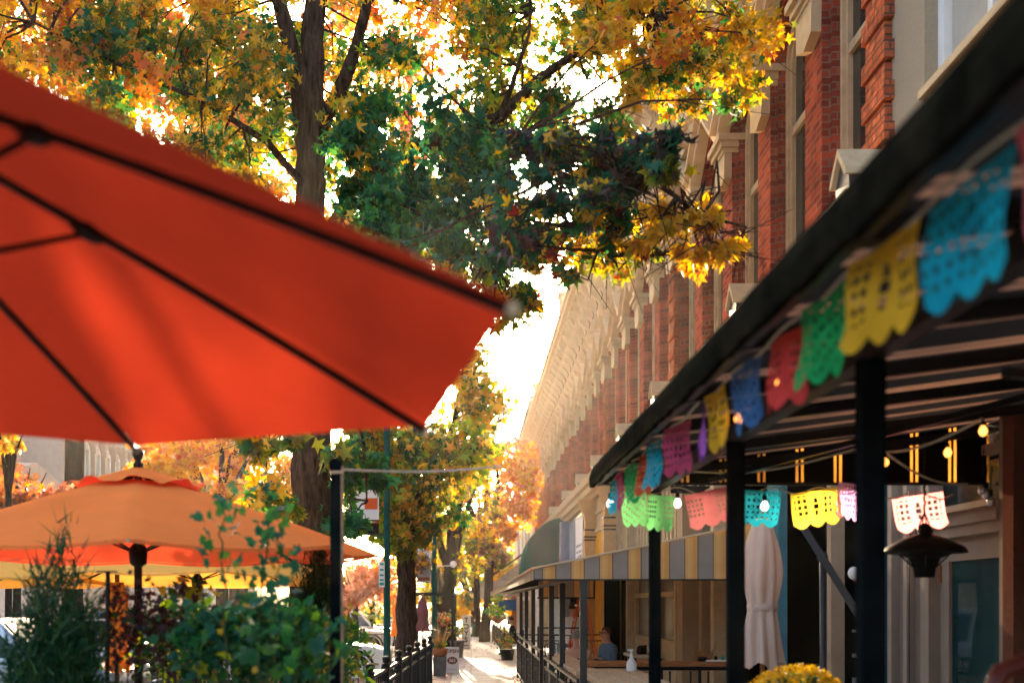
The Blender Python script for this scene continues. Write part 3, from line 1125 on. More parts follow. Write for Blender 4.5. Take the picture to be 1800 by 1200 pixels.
# ground floor
gw = MB()
gw.box(3.2, 3.5, 7.86, 8.62, 0, 3.0).box(3.2, 3.5, -4, 6.5, 0, 3.0).box(3.21, 3.5, 6.5, 7.86, 2.72, 3.0)
spart(gw, 'lower_wall', M['stucco_shaded'])
spart(MB().box(3.06, 3.199, 6.42, 6.55, 0, 2.9).box(3.03, 3.199, 6.4, 6.57, 0, .3), 'stucco_pilaster', M['stucco_red'])
tm = MB()
tm.box(3.14, 3.199, 8.50, 8.58, 0, 3.0).box(3.14, 3.199, 8.2, 8.27, 0, 3.0).box(3.12, 3.24, 7.76, 7.9, 0, 2.95).box(3.12, 3.24, 6.62, 6.72, 0, 2.95)
tm.box(3.10, 3.25, 6.72, 7.76, 2.25, 2.33).box(3.13, 3.25, 6.72, 7.76, 2.18, 2.25).box(3.05, 3.25, 6.72, 7.95, 2.33, 2.37).box(3.14, 3.25, 6.72, 7.76, 2.66, 2.72)
spart(tm, 'door_surround', M['shaded_trim'])
tw = MB().box(3.22, 3.24, 6.72, 7.76, 2.37, 2.66)
spart(tw, 'transom_pane', M['shop_glass'])
dr = MB()
dr.box(3.20, 3.25, 7.62, 7.759, 0, 2.18).box(3.20, 3.25, 6.721, 6.86, 0, 2.18).box(3.20, 3.25, 6.86, 7.62, 2.03, 2.18).box(3.20, 3.25, 6.86, 7.62, 0, .25)
do_ = spart(dr, 'door', M['shaded_trim'])
MB().box(3.222, 3.232, 6.86, 7.62, .25, 2.03).build('door_pane', M['door_glass'], do_)
hg = MB()
for z in (1.95, 1.1, .3):
    hg.box(3.185, 3.199, 7.73, 7.765, z - .06, z + .06)
hg.build('hinge', M['brown_wood'], do_)
MB().tube([(3.13, 6.80, 1.0), (3.13, 6.80, 1.25)], .012).build('handle', M['bronze'], do_)
cb = MB().tube([(3.15, 7.93, 2.9), (3.15, 7.95, 2.2), (3.145, 7.92, 1.4), (3.14, 7.9, .1)], .006, 6)
tag(cb.build('cable', M['iron']), 'thin black cable running down the white door surround', 'cable')
ch = MB().tube([(3.1, 8.05, 2.55), (3.1, 8.05, .7)], .004, 5).ball((3.1, 8.05, .68), .015, 8)
tag(ch.build('pull_chain', M['iron']), 'thin pull chain hanging down in front of the beige wall', 'chain')
al = thing('alarm_box', 'small red alarm box with white bell on the teal pilaster', 'alarm', (2.98, 8.7, 1.98))
MB().box(-.05, .05, -.03, .03, -.06, .05).build('case', M['red_ink'], al, bevel=.006)
MB().ball((-.06, -.03, 0), .05, 12, sq=(1, .6, 1)).build('bell', M['white'], al, True)

# ------------------------------------------------------------------ pale building beyond the brick block
PB = thing('pale_building', 'pale blue grey building beyond the brick block with drain pipes', 'building', (3.3, 62, 0))
MB().box(0, 10, -1.0, 27, 0, 12.6).box(-.15, 10, -1.05, 27.1, 12.6, 12.9).box(-.06, 0, -1, 27, 4.2, 4.5).build('wall', M['offwhite'], PB)
mb = MB()
for y in (1.5, 5, 9, 15):
    mb.tube([(-.08, y, 4.4), (-.08, y, 12.4)], .07, 8)
mb.tube([(-.12, 2, 6.2), (-.12, 9, 8.2)], .05, 6)
mb.build('drain_pipe', M['grey_metal'], PB)
for k, y in enumerate((3, 7, 12, 17, 22)):
    f = MB().box(-.05, 0, y - .6, y + .6, 6.5, 9.0).build('window', M['white'], PB)
    MB().box(-.06, -.05, y - .48, y + .48, 6.6, 8.9).build('pane', M['win_glass'], f)
MB().box(-.1, -.02, -.9, 26, .6, 3.0).build('shop_glass', M['shop_glass'], PB)

dl = MB().box(2.86, 3.19, 24.40, 24.46, .05, 2.42)  # added dark board standing in for the big unlit opening
dlo = part(dl, 'dark_board', M['darkroom'])
MB().box(2.90, 3.15, 24.392, 24.399, 1.0, 2.3).build('door_pane', M['shop_glass'], dlo)  # glossy inset of the added dark board
# ------------------------------------------------------------------ near awning over the patio on the right
M['aw_under'] = stripe_mat('dark_striped_canvas', [(0, (.016, .014, .013)), (.60, (.34, .17, .10)), (.70, (.06, .03, .02)), (.74, (.36, .18, .105)), (.86, (.016, .014, .013))], .46, 1, .35, tg=1.0)
M['aw_val'] = stripe_mat('black_valance_with_thin_gold_stripes', [(0, (.006, .006, .006)), (.50, (.86, .56, .20)), (.57, (.006, .006, .006)), (.64, (.86, .56, .20)), (.71, (.006, .006, .006))], .235, 0, .6, tg=1.0)
M['aw_edge'] = pmat('weathered_dark_canvas', (.0045, .0058, .005), .95, amt=.5, scale=9, c2=(.016, .0145, .009), bump=.4, spec=0)
YA, YB_ = -1.6, 7.0
XE, XW = .74, 3.19
ZE, ZWL = 2.53, 2.86
AW = thing('patio_awning', 'dark striped canvas awning over the near patio with black steel frame', 'awning', (XE, YB_, 2.4))
AO = Vector((XE, YB_, 2.4))


def apart(mb, name, mats, o=AW, off=AO, smooth=False):
    ob = mb.build(name, mats, o, smooth)
    ob.location = -off
    return ob


mb = MB()
# sagging canvas between the rafters
NY, NX = 44, 8
vs, fs = [], []
for j in range(NY + 1):
    y = YA + (YB_ - YA) * j / NY
    for i in range(NX + 1):
        t = i / NX
        sag = -.018 * math.sin(math.pi * ((y - YA) % 1.08) / 1.08) * math.sin(math.pi * t)
        vs.append((XE + (XW - XE) * t, y, ZE + (ZWL - ZE) * t + sag))
for j in range(NY):
    for i in range(NX):
        a = j * (NX + 1) + i
        fs.append((a, a + 1, a + NX + 2, a + NX + 1))
mb.add(vs, fs)
apart(mb, 'canopy', M['aw_under'])
# eave band with a slightly frayed, wavy lower edge
mb = MB()
vs, fs = [], []
K = 150
for j in range(K + 1):
    y = YA + (YB_ - YA) * j / K
    zt = ZE + .045 + .002 * math.sin(y * 5.1) + .0015 * math.sin(y * 13)
    zb = ZE - .07 + .003 * math.sin(y * 4.3 + 1) + .003 * math.sin(y * 17) + random.uniform(-.004, .004)
    vs += [(XE - .012, y, zb), (XE - .016 + .004 * math.sin(y * 9), y, (zb + zt) / 2), (XE, y, zt), (XE + .05, y, zt + .006), (XE + .012, y, zb)]
for j in range(K):
    for i in range(4):
        a = j * 5 + i
        fs.append((a, a + 1, a + 6, a + 5))
    fs.append((j * 5 + 4, j * 5, j * 5 + 5, j * 5 + 9))
mb.add(vs, fs)
apart(mb, 'eave_band', M['aw_edge'])
mb = MB()
mb.prism([(XE, 2.495), (XW, 2.495), (XW, ZWL), (XE, ZE)], 1, YB_ + .002, YB_ + .006)
apart(mb, 'end_valance', M['aw_val'])
mb = MB().bar((XE, YB_ + .03, 2.49), (XW, YB_ + .03, 2.49), .03, .02)
apart(mb, 'valance_hem', M['iron'])
mb = MB()
mb.bar((XE + .03, YA, ZE - .03), (XE + .03, YB_, ZE - .03), .05, .05)
mb.bar((1.13, YA, 2.47), (1.13, YB_, 2.47), .06, .07)
mb.bar((XW - .04, YA, ZWL - .05), (XW - .04, YB_ - .02, ZWL - .05), .05, .05)
for y in (-1.4, 0, 1.2, 2.3, 3.25, 4.1, 4.9, 5.95, 6.97):
    mb.bar((XE + .03, y, ZE - .035), (XW - .04, y, ZWL - .06), .045, .05)
mb.bar((1.3, 6.2, 2.42), (2.9, 5.0, 2.78), .03)
mb.bar((1.6, 3.4, 2.44), (2.9, 5.2, 2.74), .03)
apart(mb, 'frame', M['iron'])
PO = None
for y in (3.22, 4.86, 7.0):
    if PO is None:
        m_ = MB().box(-.033, .033, -.033, .033, 0, 2.44).box(-.07, .07, -.07, .07, 0, .02)
        PO = m_.build('post', M['post_black'], AW)
        PO.location = Vector((1.13, y, 0)) - AO
    else:
        c = PO.copy()
        col.objects.link(c)
        c.parent = AW
        c.location = Vector((1.13, y, 0)) - AO

# ------------------------------------------------------------------ striped awning further along
M['aw_stripe'] = stripe_mat('grey_and_gold_striped_canvas', [(0, (.36, .305, .25)), (.50, (.20, .12, .08)), (.53, (.76, .43, .15)), (.62, (.80, .50, .21)), (.70, (.80, .47, .14)), (.80, (.74, .39, .13)), (.96, (.20, .12, .08))], .285, 0, .4)
M['aw_stripe_y'] = stripe_mat('grey_and_gold_striped_awning_top', [(0, (.17, .165, .16)), (.50, (.12, .08, .06)), (.53, (.56, .32, .11)), (.70, (.60, .36, .12)), (.96, (.12, .08, .06))], .285, 1, .35)
S0, S1 = 11.4, 37.0
SX0, SX1 = .64, 3.12
ST = thing('striped_awning', 'long grey and gold striped shop awning with flat end panel', 'awning', (SX0, S0, 2))
STO = Vector((SX0, S0, 2))
zb, zt0, zt1 = 1.995, 2.09, 2.60
mb = MB().prism([(SX0, zb), (SX1, zb), (SX1, zt1), (SX0, zt0)], 1, S0, S0 + .006)
apart(mb, 'end_panel', M['aw_stripe'], ST, STO)
mb = MB()
vs = [(SX0, S0, zt0), (SX1, S0, zt1), (SX1, S1, zt1), (SX0, S1, zt0)]
n = 60
vs, fs = [], []
for j in range(n + 1):
    y = S0 + .006 + (S1 - S0) * j / n
    for i in range(6):
        t = i / 5
        vs.append((SX0 + (SX1 - SX0) * t, y, zt0 + (zt1 - zt0) * t - .02 * math.sin(math.pi * t) * (math.sin(y * 2.2) ** 2)))
for j in range(n):
    for i in range(5):
        a = j * 6 + i
        fs.append((a, a + 1, a + 7, a + 6))
mb.add(vs, fs)
apart(mb, 'canopy', M['aw_stripe_y'], ST, STO)
mb = MB().box(SX0 - .012, SX0, S0, S1, 1.99, zt0 + .004)
apart(mb, 'front_valance', M['aw_stripe_y'], ST, STO)
mb = MB().tube([(SX0 - .015, S0 - .015, zt0 + .012), (SX1, S0 - .015, zt1 + .012)], .013, 6).tube([(SX0 - .02, S0 - .015, zt0 + .012), (SX0 - .02, S1, zt0 + .012)], .013, 6)
apart(mb, 'piping', M['cream'], ST, STO)
mb = MB()
mb.bar((SX0 + .02, S0 + .03, 1.99), (SX1, S0 + .03, 1.99), .03, .02)
mb.bar((1.13, S0 + .05, 2.02), (1.13, S1, 2.02), .04, .04)
for y in (14.1, 16, 18.3, 20.7, 23.2, 25.7, 29, 33):
    mb.bar((SX0 + .02, y, 2.04), (SX1, y, 2.5), .035, .035)
apart(mb, 'frame', M['iron'], ST, STO)
PO2 = None
for y in (11.46, 14.1, 16, 18.3, 20.7, 23.2, 25.7):
    if PO2 is None:
        PO2 = MB().box(-.035, .035, -.035, .035, 0, 2.0).box(-.07, .07, -.07, .07, 0, .015).build('post', M['iron_dusty'], ST)
        PO2.location = Vector((1.13, y, 0)) - STO
    else:
        c = PO2.copy()
        col.objects.link(c)
        c.parent = ST
        c.location = Vector((1.13, y, 0)) - STO
# inner cross valance of the next awning, with its own black frame
iv = thing('small_striped_awning', 'short striped shop awning hanging under the long one near the ladder', 'awning', (2.1, 20.6, 1.8))
ivo = Vector((2.1, 20.6, 1.8))
mb = MB().prism([(1.22, 1.86), (2.22, 1.86), (2.22, 2.2), (1.22, 2.2)], 1, 20.6, 20.606)
apart(mb, 'valance', M['aw_stripe'], iv, ivo)
mb = MB().bar((1.2, 20.6, 1.85), (2.24, 20.6, 1.85), .03).bar((2.23, 20.6, 1.84), (2.23, 20.6, 2.22), .03).bar((2.23, 20.6, 2.2), (3.15, 20.6, 2.3), .03)
apart(mb, 'frame', M['iron'], iv, ivo)

# ------------------------------------------------------------------ green dome awning
GD = thing('dome_awning', 'deep green quarter round canvas awning over a shop door', 'awning', (3.2, 38, 2.65))
mb = MB()
vs, fs = [], []
Lx, Lz, LY = 1.45, 1.95, 3.2
na, ny = 14, 12
for j in range(ny + 1):
    v = j / ny
    y = LY * v
    e = 1 - .0 * v
    for i in range(na + 1):
        a = R(90) * i / na
        rib = 1 + .0 * math.sin(v * 30)
        vs.append((-Lx * math.sin(a) ** .9 * rib, y, Lz * math.cos(a) ** .9))
for j in range(ny):
    for i in range(na):
        q = j * (na + 1) + i
        fs.append((q, q + 1, q + na + 2, q + na + 1))
mb.add(vs, fs)
for yy in (0, LY):
    o_ = len(mb.v)
    mb.v.append((0, yy, 0))
    for i in range(na + 1):
        a = R(90) * i / na
        mb.v.append((-Lx * math.sin(a) ** .9, yy, Lz * math.cos(a) ** .9))
    for i in range(na):
        mb.f.append((o_, o_ + 1 + i, o_ + 2 + i))
        mb.m.append(0)
mb.build('canopy', M['green_cloth'], GD)
for yy in (-.01, LY * .5, LY + .01):
    mb = MB().tube([(-(Lx + .01) * math.sin(R(90) * i / 12) ** .9, yy, (Lz + .01) * math.cos(R(90) * i / 12) ** .9) for i in range(13)], .018, 5)
    mb.build('hoop', M['green_cloth'], GD)


# ------------------------------------------------------------------ far marquee, blue awning, far shop front
MQ = thing('metal_marquee', 'pale flat metal marquee jutting over the far sidewalk', 'canopy', (3.2, 60, 2.1))
MB().box(-2.75, .0, 0, 12, .02, .75).box(-2.8, 0.0, -.05, 12.05, .75, .83).box(-2.8, 0, -.05, 12.05, -.04, .02).build('deck', M['offwhite'], MQ)
MB().bar((-2.6, .1, .83), (0, .1, 2.6), .06).bar((-2.6, 6, .83), (0, 6, 2.6), .06).build('tie_rod', M['iron'], MQ)
MB().prism([(-1.9, .83), (0, .83), (0, 2.3), (-.5, 1.9)], 1, .5, 11).build('sloped_roof', M['grey_metal'], MQ)
BA = thing('blue_awning', 'plain blue shop awning below the pale metal marquee', 'awning', (2.25, 57, 1.42))
MB().prism([(-1.5, 0), (0, 0), (0, .55), (-.9, .5)], 1, 0, 2.2).build('canopy', M['blue_cloth'], BA)
MB().bar((-1.5, .02, 0), (0, .02, 0), .03).build('frame', M['iron'], BA)
FS = thing('corner_kiosk', 'white corner shop bay with orange pilaster below the metal marquee', 'building', (2.3, 57.5, 0))
MB().box(0, .9, 0, 1.2, 0, 2.1).box(-.05, .95, -.02, 1.2, 0, .4).build('wall', M['white'], FS)
MB().box(-.22, -.001, -.05, .3, 0, 2.1).build('pilaster', M['terracotta'], FS)
MB().box(.15, .8, -.03, -.001, .5, 1.9).build('window', M['offwhite'], FS)
mb = MB()
for k in range(4):
    c = (.3 + .1 * (k % 2), 0, .75 + .3 * k)
    pts = [(c[0] + .12 * math.cos(a / 3), -.04, c[2] + .14 * math.sin(a / 3)) for a in range(0, 14)]
    mb.tube(pts, .012, 4)
mb.build('painted_scroll', M['red_ink'], FS)

# ------------------------------------------------------------------ bunting (papel picado)
def flag_mesh(w, h, pattern, seed, skew=0.0, wave=.011, nx=45, nz=30):
    r2 = random.Random(seed)
    mb = MB()
    idx = {}
    holes = set()
    for i in range(nx):
        for j in range(nz):
            u, v = (i + .5) / nx, (j + .5) / nz
            hit = False
            if pattern == 'grid':
                hit = (u < .33 or u > .67) and .10 < v < .72 and .06 < u < .94 and i % 5 in (1, 2, 3) and j % 5 in (1, 2, 3)
                hit = hit or (((u - .5) / .05) ** 2 + ((v - .42) / .26) ** 2 < 1 and j % 5 != 0)
            elif pattern == 'flower':
                a = math.atan2(v - .45, (u - .5) * 1.4)
                rr = math.hypot((u - .5) * 1.4, v - .45)
                hit = (.12 < rr < .13 + .17 * abs(math.sin(2.5 * a)) and (i + j) % 3 == 0) or (i % 5 in (2, 3) and j % 5 in (2, 3) and .06 < v < .85) or (rr < .05)
            elif pattern == 'lace':
                hit = ((i // 2 * 2 + j // 2 * 3) % 7 == 0 and .08 < v < .9 and .06 < u < .94) or (r2.random() < .03 and .08 < v < .9)
            elif pattern == 'dots':
                hit = (i % 4 in (1, 2) and j % 4 in (1, 2) and (u < .36 or u > .64) and .1 < v < .7) or (r2.random() < .02 and .1 < v < .85)
            if hit:
                holes.add((i, j))

    def vert(i, j):
        if (i, j) in idx:
            return idx[(i, j)]
        u, v = i / nx, j / nz
        scal = 1 - .13 * (1 - abs(math.sin(math.pi * 3 * u))) * max(0, v - .6) / .4
        z = -h * v * scal + skew * u * 0
        y = wave * math.sin(u * 5 + seed) * (.3 + v) + .5 * wave * math.sin(v * 6 + u * 7 + seed * 2)
        idx[(i, j)] = len(mb.v)
        mb.v.append(((u - .5) * w + .03 * w * math.sin(v * 3 + seed) * v, y, z))
        return idx[(i, j)]
    for i in range(nx):
        for j in range(nz):
            if (i, j) in holes:
                continue
            mb.f.append((vert(i, j), vert(i + 1, j), vert(i + 1, j + 1), vert(i, j + 1)))
            mb.m.append(0)
    return mb


def flag(pos, rz, w, h, mat, pattern, seed, label, tilt=0.0, group='paper flags under the near awning', lean=0.0):
    o = flag_mesh(w, h, pattern, seed).build('paper_flag', M[mat])
    o.location = pos
    o.rotation_euler = (lean, tilt, rz)
    tag(o, label, 'paper flag', group)
    return o


# first string, under the eave: (centre px, colour, pattern, turn from the eave line, label)
XF = .84
rowA = [
    (1.60, 'pp_pink', 'lace', 0, .33, 'pink paper flag cut by the right edge of the photo, nearest on the eave string'),
    (1.95, 'pp_blue', 'flower', 1, .35, 'large cyan blue paper flag hanging from the eave nearest the camera'),
    (2.29, 'pp_yellow', 'grid', 6, .32, 'golden yellow paper flag with square cut holes between the cyan and green flags'),
    (2.70, 'pp_green', 'lace', 3, .31, 'emerald green paper flag beside the golden one under the eave'),
    (3.06, 'pp_red', 'dots', 6, .30, 'red paper flag with two glowing bulbs behind it'),
    (3.46, 'pp_navy', 'lace', 4, .31, 'navy blue paper flag between the red and the small yellow flag'),
    (3.88, 'pp_yellow', 'grid', 4, .29, 'smaller yellow paper flag beside the navy one under the eave'),
    (4.15, 'pp_purple', 'lace', -8, .30, 'folded purple paper flag seen nearly edge on under the eave'),
    (4.62, 'pp_magenta', 'flower', 12, .30, 'rose coloured paper flag hanging left of the purple one'),
    (5.15, 'pp_blue', 'lace', 4, .30, 'narrow blue paper flag seen nearly edge on by the thin far post'),
    (5.55, 'pp_rust', 'flower', 8, .27, 'rust red paper flag hanging above the lime green flags'),
    (6.0, 'pp_green', 'lace', 8, .27, 'small green paper flag seen edge on beside the rust red flag'),
    (6.35, 'pp_magenta', 'lace', 4, .25, 'small dark pink paper flag edge on at the far end of the eave string'),
    (6.65, 'pp_blue', 'dots', 8, .25, 'teal paper flag last on the eave string at the awning corner'),
]
for i, (y, mt, pt, dr_, wd, lb) in enumerate(rowA):
    # the plane of a flag along the eave runs down the street; some are blown round to face the viewer
    rz = R(90 + dr_)
    flag((XF + .012 * math.sin(i * 2), y, 2.475), rz, wd * .92, .205, mt, pt, i + 1, lb, tilt=0, lean=R(random.uniform(-6, 6)))
pts = [(XF, 1.2 + i * .1, 2.482 + .008 * math.sin(i * 1.1)) for i in range(58)]
tag(MB().tube(pts, .004, 5).build('flag_string', M['rope']), 'thin string of paper flags running along the near awning eave', 'string')
# second string across the far end of the patio
rowB = [
    (1112, 862, 45, 'pp_lime', 'lace', -4, 'bright lime green paper flag left of the thin far post on the cross string'),
    (1163, 870, 46, 'pp_lime', 'dots', 6, 'bright lime green paper flag behind the thin far post on the cross string'),
    (1243, 862, 82, 'pp_pink', 'dots', -12, 'salmon pink paper flag left of the middle black post on the cross string'),
    (1334, 862, 76, 'pp_blue', 'flower', 4, 'bright cyan paper flag right of the middle post with a white bulb before it'),
    (1430, 862, 86, 'pp_yellow', 'grid', -9, 'bright yellow paper flag above the diagonal grey arm'),
    (1497, 850, 46, 'pp_violet', 'flower', 8, 'violet paper flag half hidden behind the thick near post'),
    (1612, 870, 88, 'pp_pink', 'grid', -8, 'pale pink paper flag hanging above the patio heater'),
]
for i, (px, py, wp, mt, pt, tl, lb) in enumerate(rowB):
    D = 6.72
    flag(at(px, py, D), R(random.uniform(-8, 8)), wp / F * D, .215, mt, pt, 30 + i, lb, tilt=R(tl))
pts = [at(1085 + i * 10, 862 - 6 * math.sin(i * .75) + (8 if i > 46 else 0), 6.74) for i in range(60)]
tag(MB().tube(pts, .004, 5).build('flag_string', M['rope']), 'thin string of paper flags crossing the far end of the patio', 'string')

# ------------------------------------------------------------------ string lights
def bulb(p, label, white=False, cord=.07, r=.03):
    t = thing('string_light_bulb', label, 'light bulb', p, 0, 'bulbs of the string lights')
    g = MB().lathe([(.004, -r * 1.25), (r * .6, -r * 1.05), (r * .95, -r * .45), (r, 0), (r * .85, r * .55), (r * .5, r * 1.05), (r * .42, r * 1.3)], (0, 0, 0), 14)
    if white:
        g.build('globe', M['bulb_white'], t, True)
    else:
        g.build('globe', M['bulb_amber'], t, True)
    MB().lathe([(r * .5, r * 1.25), (r * .55, r * 1.35), (r * .55, r * 2.4), (r * .3, r * 2.7)], (0, 0, 0), 10).build('socket', M['socket'], t, True)
    MB().tube([(0, 0, r * 2.6), (.004, 0, r * 2.6 + cord)], .0035, 5).build('cord', M['iron'], t)
    return t


for px, py, D, wh, lb in ((1073, 885, 6.85, True, 'white glowing bulb left of the lime flags'),
                          (1191, 884, 6.85, True, 'white glowing bulb between the lime and pink flags'),
                          (1344, 889, 6.6, True, 'white glowing bulb in front of the cyan flag'),
                          (1556, 812, 5.2, False, 'amber bulb just right of the thick near post'),
                          (1666, 795, 5.0, False, 'amber bulb in the middle of the dark valance'),
                          (1728, 757, 4.6, False, 'amber bulb highest at the right under the awning'),
                          (1371, 674, 3.25, False, 'left one of two amber bulbs behind the red flag'),
                          (1396, 676, 3.45, False, 'right one of two amber bulbs behind the red flag'),
                          (1298, 735, 3.75, False, 'amber bulb beside the lower edge of the navy flag')):
    bulb(at(px, py, D), lb, wh, r=.024 if wh else .016 if D > 4 else .013)
wire = []
for (a, b, s) in ((at(1210, 828, 6.8), at(1500, 790, 5.6), .05), (at(1500, 790, 5.6), at(1728, 735, 4.6), .06), (at(1556, 795, 5.2), at(1700, 850, 6.6), .05)):
    wire.append([a.lerp(b, i / 14) - Vector((0, 0, s * math.sin(math.pi * i / 14))) for i in range(15)])
mb = MB()
for p_ in wire:
    mb.tube(p_, .006, 5)
tag(mb.build('cable', M['rope']), 'pale cord of the string lights sagging under the dark awning', 'cord')
# unlit clear bulbs bunched at the column
for k, (px, py) in enumerate(((1733, 868), (1741, 880), (1726, 860))):
    t = thing('clear_bulb', ['clear unlit bulb, middle one of the bunch by the reddish column', 'clear unlit bulb, lowest of the bunch by the reddish column', 'clear unlit bulb, topmost of the bunch by the reddish column'][k], 'light bulb', at(px, py, 6.2), 0, 'bunched unlit bulbs')
    MB().lathe([(.004, -.03), (.018, -.02), (.022, 0), (.014, .025)], (0, 0, 0), 10).build('globe', M['chrome'], t, True)
    MB().lathe([(.014, .024), (.014, .06)], (0, 0, 0), 8).build('socket', M['socket'], t, True)
    MB().tube([(0, 0, .06), (.01, 0, .16 + .03 * k)], .003, 5).build('cord', M['iron'], t)

# ------------------------------------------------------------------ hanging patio heater
hp = at(1625, 972, 6.0)
PH = thing('patio_heater', 'dark hanging patio heater with a wide domed metal shade', 'heater', hp)
MB().lathe([(.02, .105), (.05, .10), (.12, .075), (.20, .03), (.214, .008), (.212, .0), (.19, .012), (.11, -.015), (.075, -.03)], (0, 0, 0), 36, cap=False).build('shade', M['bronze'], PH, True)
MB().lathe([(.076, -.03), (.055, -.085), (.055, -.09), (.05, -.125), (.046, -.127)], (0, 0, 0), 20).build('burner', M['socket'], PH, True)
mb = MB()
for k in range(10):
    a = 2 * math.pi * k / 10
    mb.tube([(.13 * math.cos(a), .13 * math.sin(a), -.005), (.058 * math.cos(a), .058 * math.sin(a), -.075)], .003, 4)
mb.build('grille', M['bronze'], PH)
mb = MB()
for k in range(4):
    a = math.pi / 4 + math.pi / 2 * k
    mb.tube([(.05 * math.cos(a), .05 * math.sin(a), .09), (0, 0, .22)], .004, 5)
for k in range(16):
    z = .22 + k * .026
    mb.tube([(0, 0, z), (.006 * (k % 2), .006 * ((k + 1) % 2), z + .03)], .006, 5)
mb.lathe([(.035, .10), (.035, .14), (.012, .16)], (0, 0, 0), 10)
mb.build('hanging_chain', M['bronze'], PH)

# ------------------------------------------------------------------ closed cream umbrella
def closed_umbrella(name, label, loc, h0, h1, r_top, r_waist, r_hem, z_waist, mat, folds=9, pole_top=None, pole=None, group=None):
    t = thing(name, label, 'umbrella', loc, 0, group)
    mb = MB()
    n, k = 72, 26
    vs, fs = [], []
    for i in range(k + 1):
        z = h1 + (h0 - h1) * i / k
        f = (h1 - z) / (h1 - h0)
        zw = (h1 - z_waist) / (h1 - h0)
        if f < zw:
            q = f / zw
            r = r_top + (max(r_waist * 1.35, r_top) - r_top) * math.sin(min(1, q * 1.6) * math.pi / 2)
            r = r + (r_waist - r) * max(0, (q - .6) / .4) ** 1.6
        else:
            q = (f - zw) / (1 - zw)
            r = r_waist + (r_hem - r_waist) * q ** .75
        for j in range(n):
            a = 2 * math.pi * j / n
            dp = .06 + .24 * f
            if abs(f - zw) < .04:
                dp *= .4
            rr = r * (1 - dp * (.5 + .5 * math.cos(folds * a + 1.3 * math.sin(3 * f))) + .05 * math.sin(4 * a + 9 * f))
            zz = z + (.05 * (h1 - h0) * math.sin(folds * a * .5 + 1) * .5 if i == k else 0)
            vs.append((rr * math.cos(a), rr * math.sin(a), zz))
    for i in range(k):
        for j in range(n):
            fs.append((i * n + j, i * n + (j + 1) % n, (i + 1) * n + (j + 1) % n, (i + 1) * n + j))
    mb.add(vs, fs)
    mb.build('canopy', mat, t, True)
    MB().lathe([(r_waist * .98, z_waist - .03), (r_waist * 1.04, z_waist - .025), (r_waist * 1.04, z_waist + .025), (r_waist * .98, z_waist + .03)], (0, 0, 0), 30, cap=False).build('tie', mat, t, True)
    MB().tube([(0, 0, 0), (0, 0, h1 + .06)], .019, 10).ball((0, 0, h1 + .08), .028, 10).build('pole', pole or M['brown_wood'], t, True)
    MB().lathe([(.24, 0), (.24, .05), (.05, .08), (.04, .3)], (0, 0, 0), 20).build('base', M['iron'], t, True)
    return t


cu = at(1340, 1060, 9.0)
closed_umbrella('closed_umbrella', 'closed cream patio umbrella tied at the waist beside the middle black post', (cu.x, 9.0, 0), 1.26, 2.42, .065, .115, .175, 1.72, M['umb_cream'])

# cantilever arm and its stand in the dark opening
UA = thing('umbrella_arm', 'grey diagonal metal arm on a stand in front of the dark opening', 'stand', (0, 0, 0))
MB().tube([at(1448, 1200, 8.0) - Vector((0, 0, .9)), at(1446, 985, 8.0)], .022, 10).lathe([(.035, 0), (.04, .02), (.03, .06)], at(1446, 985, 8.0), 10).build('stand_tube', M['dark_metal'], UA, True)
MB().bar(at(1405, 915, 8.0), at(1512, 1085, 7.8), .045).build('diagonal_arm', M['dark_metal'], UA)
MB().lathe([(.25, 0), (.25, .04), (.05, .06)], (at(1448, 1200, 8).x, 8, 0), 16).build('base', M['iron'], UA)

# ------------------------------------------------------------------ yellow mums in a tall pot
mp_ = Vector(((1400 - VX) / F * 5.6, 5.6, 1.02))
FP = thing('flower_pot', 'pot of bright yellow chrysanthemums in the patio foreground', 'flowers', mp_)
MB().lathe([(.10, 0), (.12, .02), (.15, .22), (.165, .22), (.165, .26), (.14, .26)], (0, 0, 0), 22).build('pot', M['terracotta'], FP, True)
n = 900
d = rng.normal(size=(n, 3))
d /= np.linalg.norm(d, axis=1)[:, None]
d[:, 2] = np.abs(d[:, 2]) * .95 - .2
rr = .23 * (1 + .06 * np.sin(d[:, 0] * 9) * np.cos(d[:, 1] * 11)) * rng.uniform(.86, 1.02, n)
leaf_mesh('blossoms', d * rr[:, None] * np.array([1, 1, .72]) + np.array([0, 0, .30]), rng.uniform(.014, .024, n), np.zeros(n, int), [M['mum']], STAR, FP, .0)
n = 260
d = rng.normal(size=(n, 3))
d /= np.linalg.norm(d, axis=1)[:, None]
d[:, 2] = np.abs(d[:, 2]) - .25
leaf_mesh('foliage', d * .19 * np.array([1, 1, .7]) + np.array([0, 0, .28]), rng.uniform(.02, .035, n), pick('green:2 blue:1', n), LMATS, BLADE, FP)
pl = thing('plant_stand', 'dark stand below the pot of yellow flowers', 'stand', (mp_.x, mp_.y, 0))
MB().box(-.2, .2, -.2, .2, .97, 1.018).build('top', M['iron'], pl)
mb = MB()
for sx in (-1, 1):
    for sy in (-1, 1):
        mb = MB().box(sx * .17 - .015, sx * .17 + .015, sy * .17 - .015, sy * .17 + .015, 0, .97)
        mb.build('leg', M['iron'], pl)

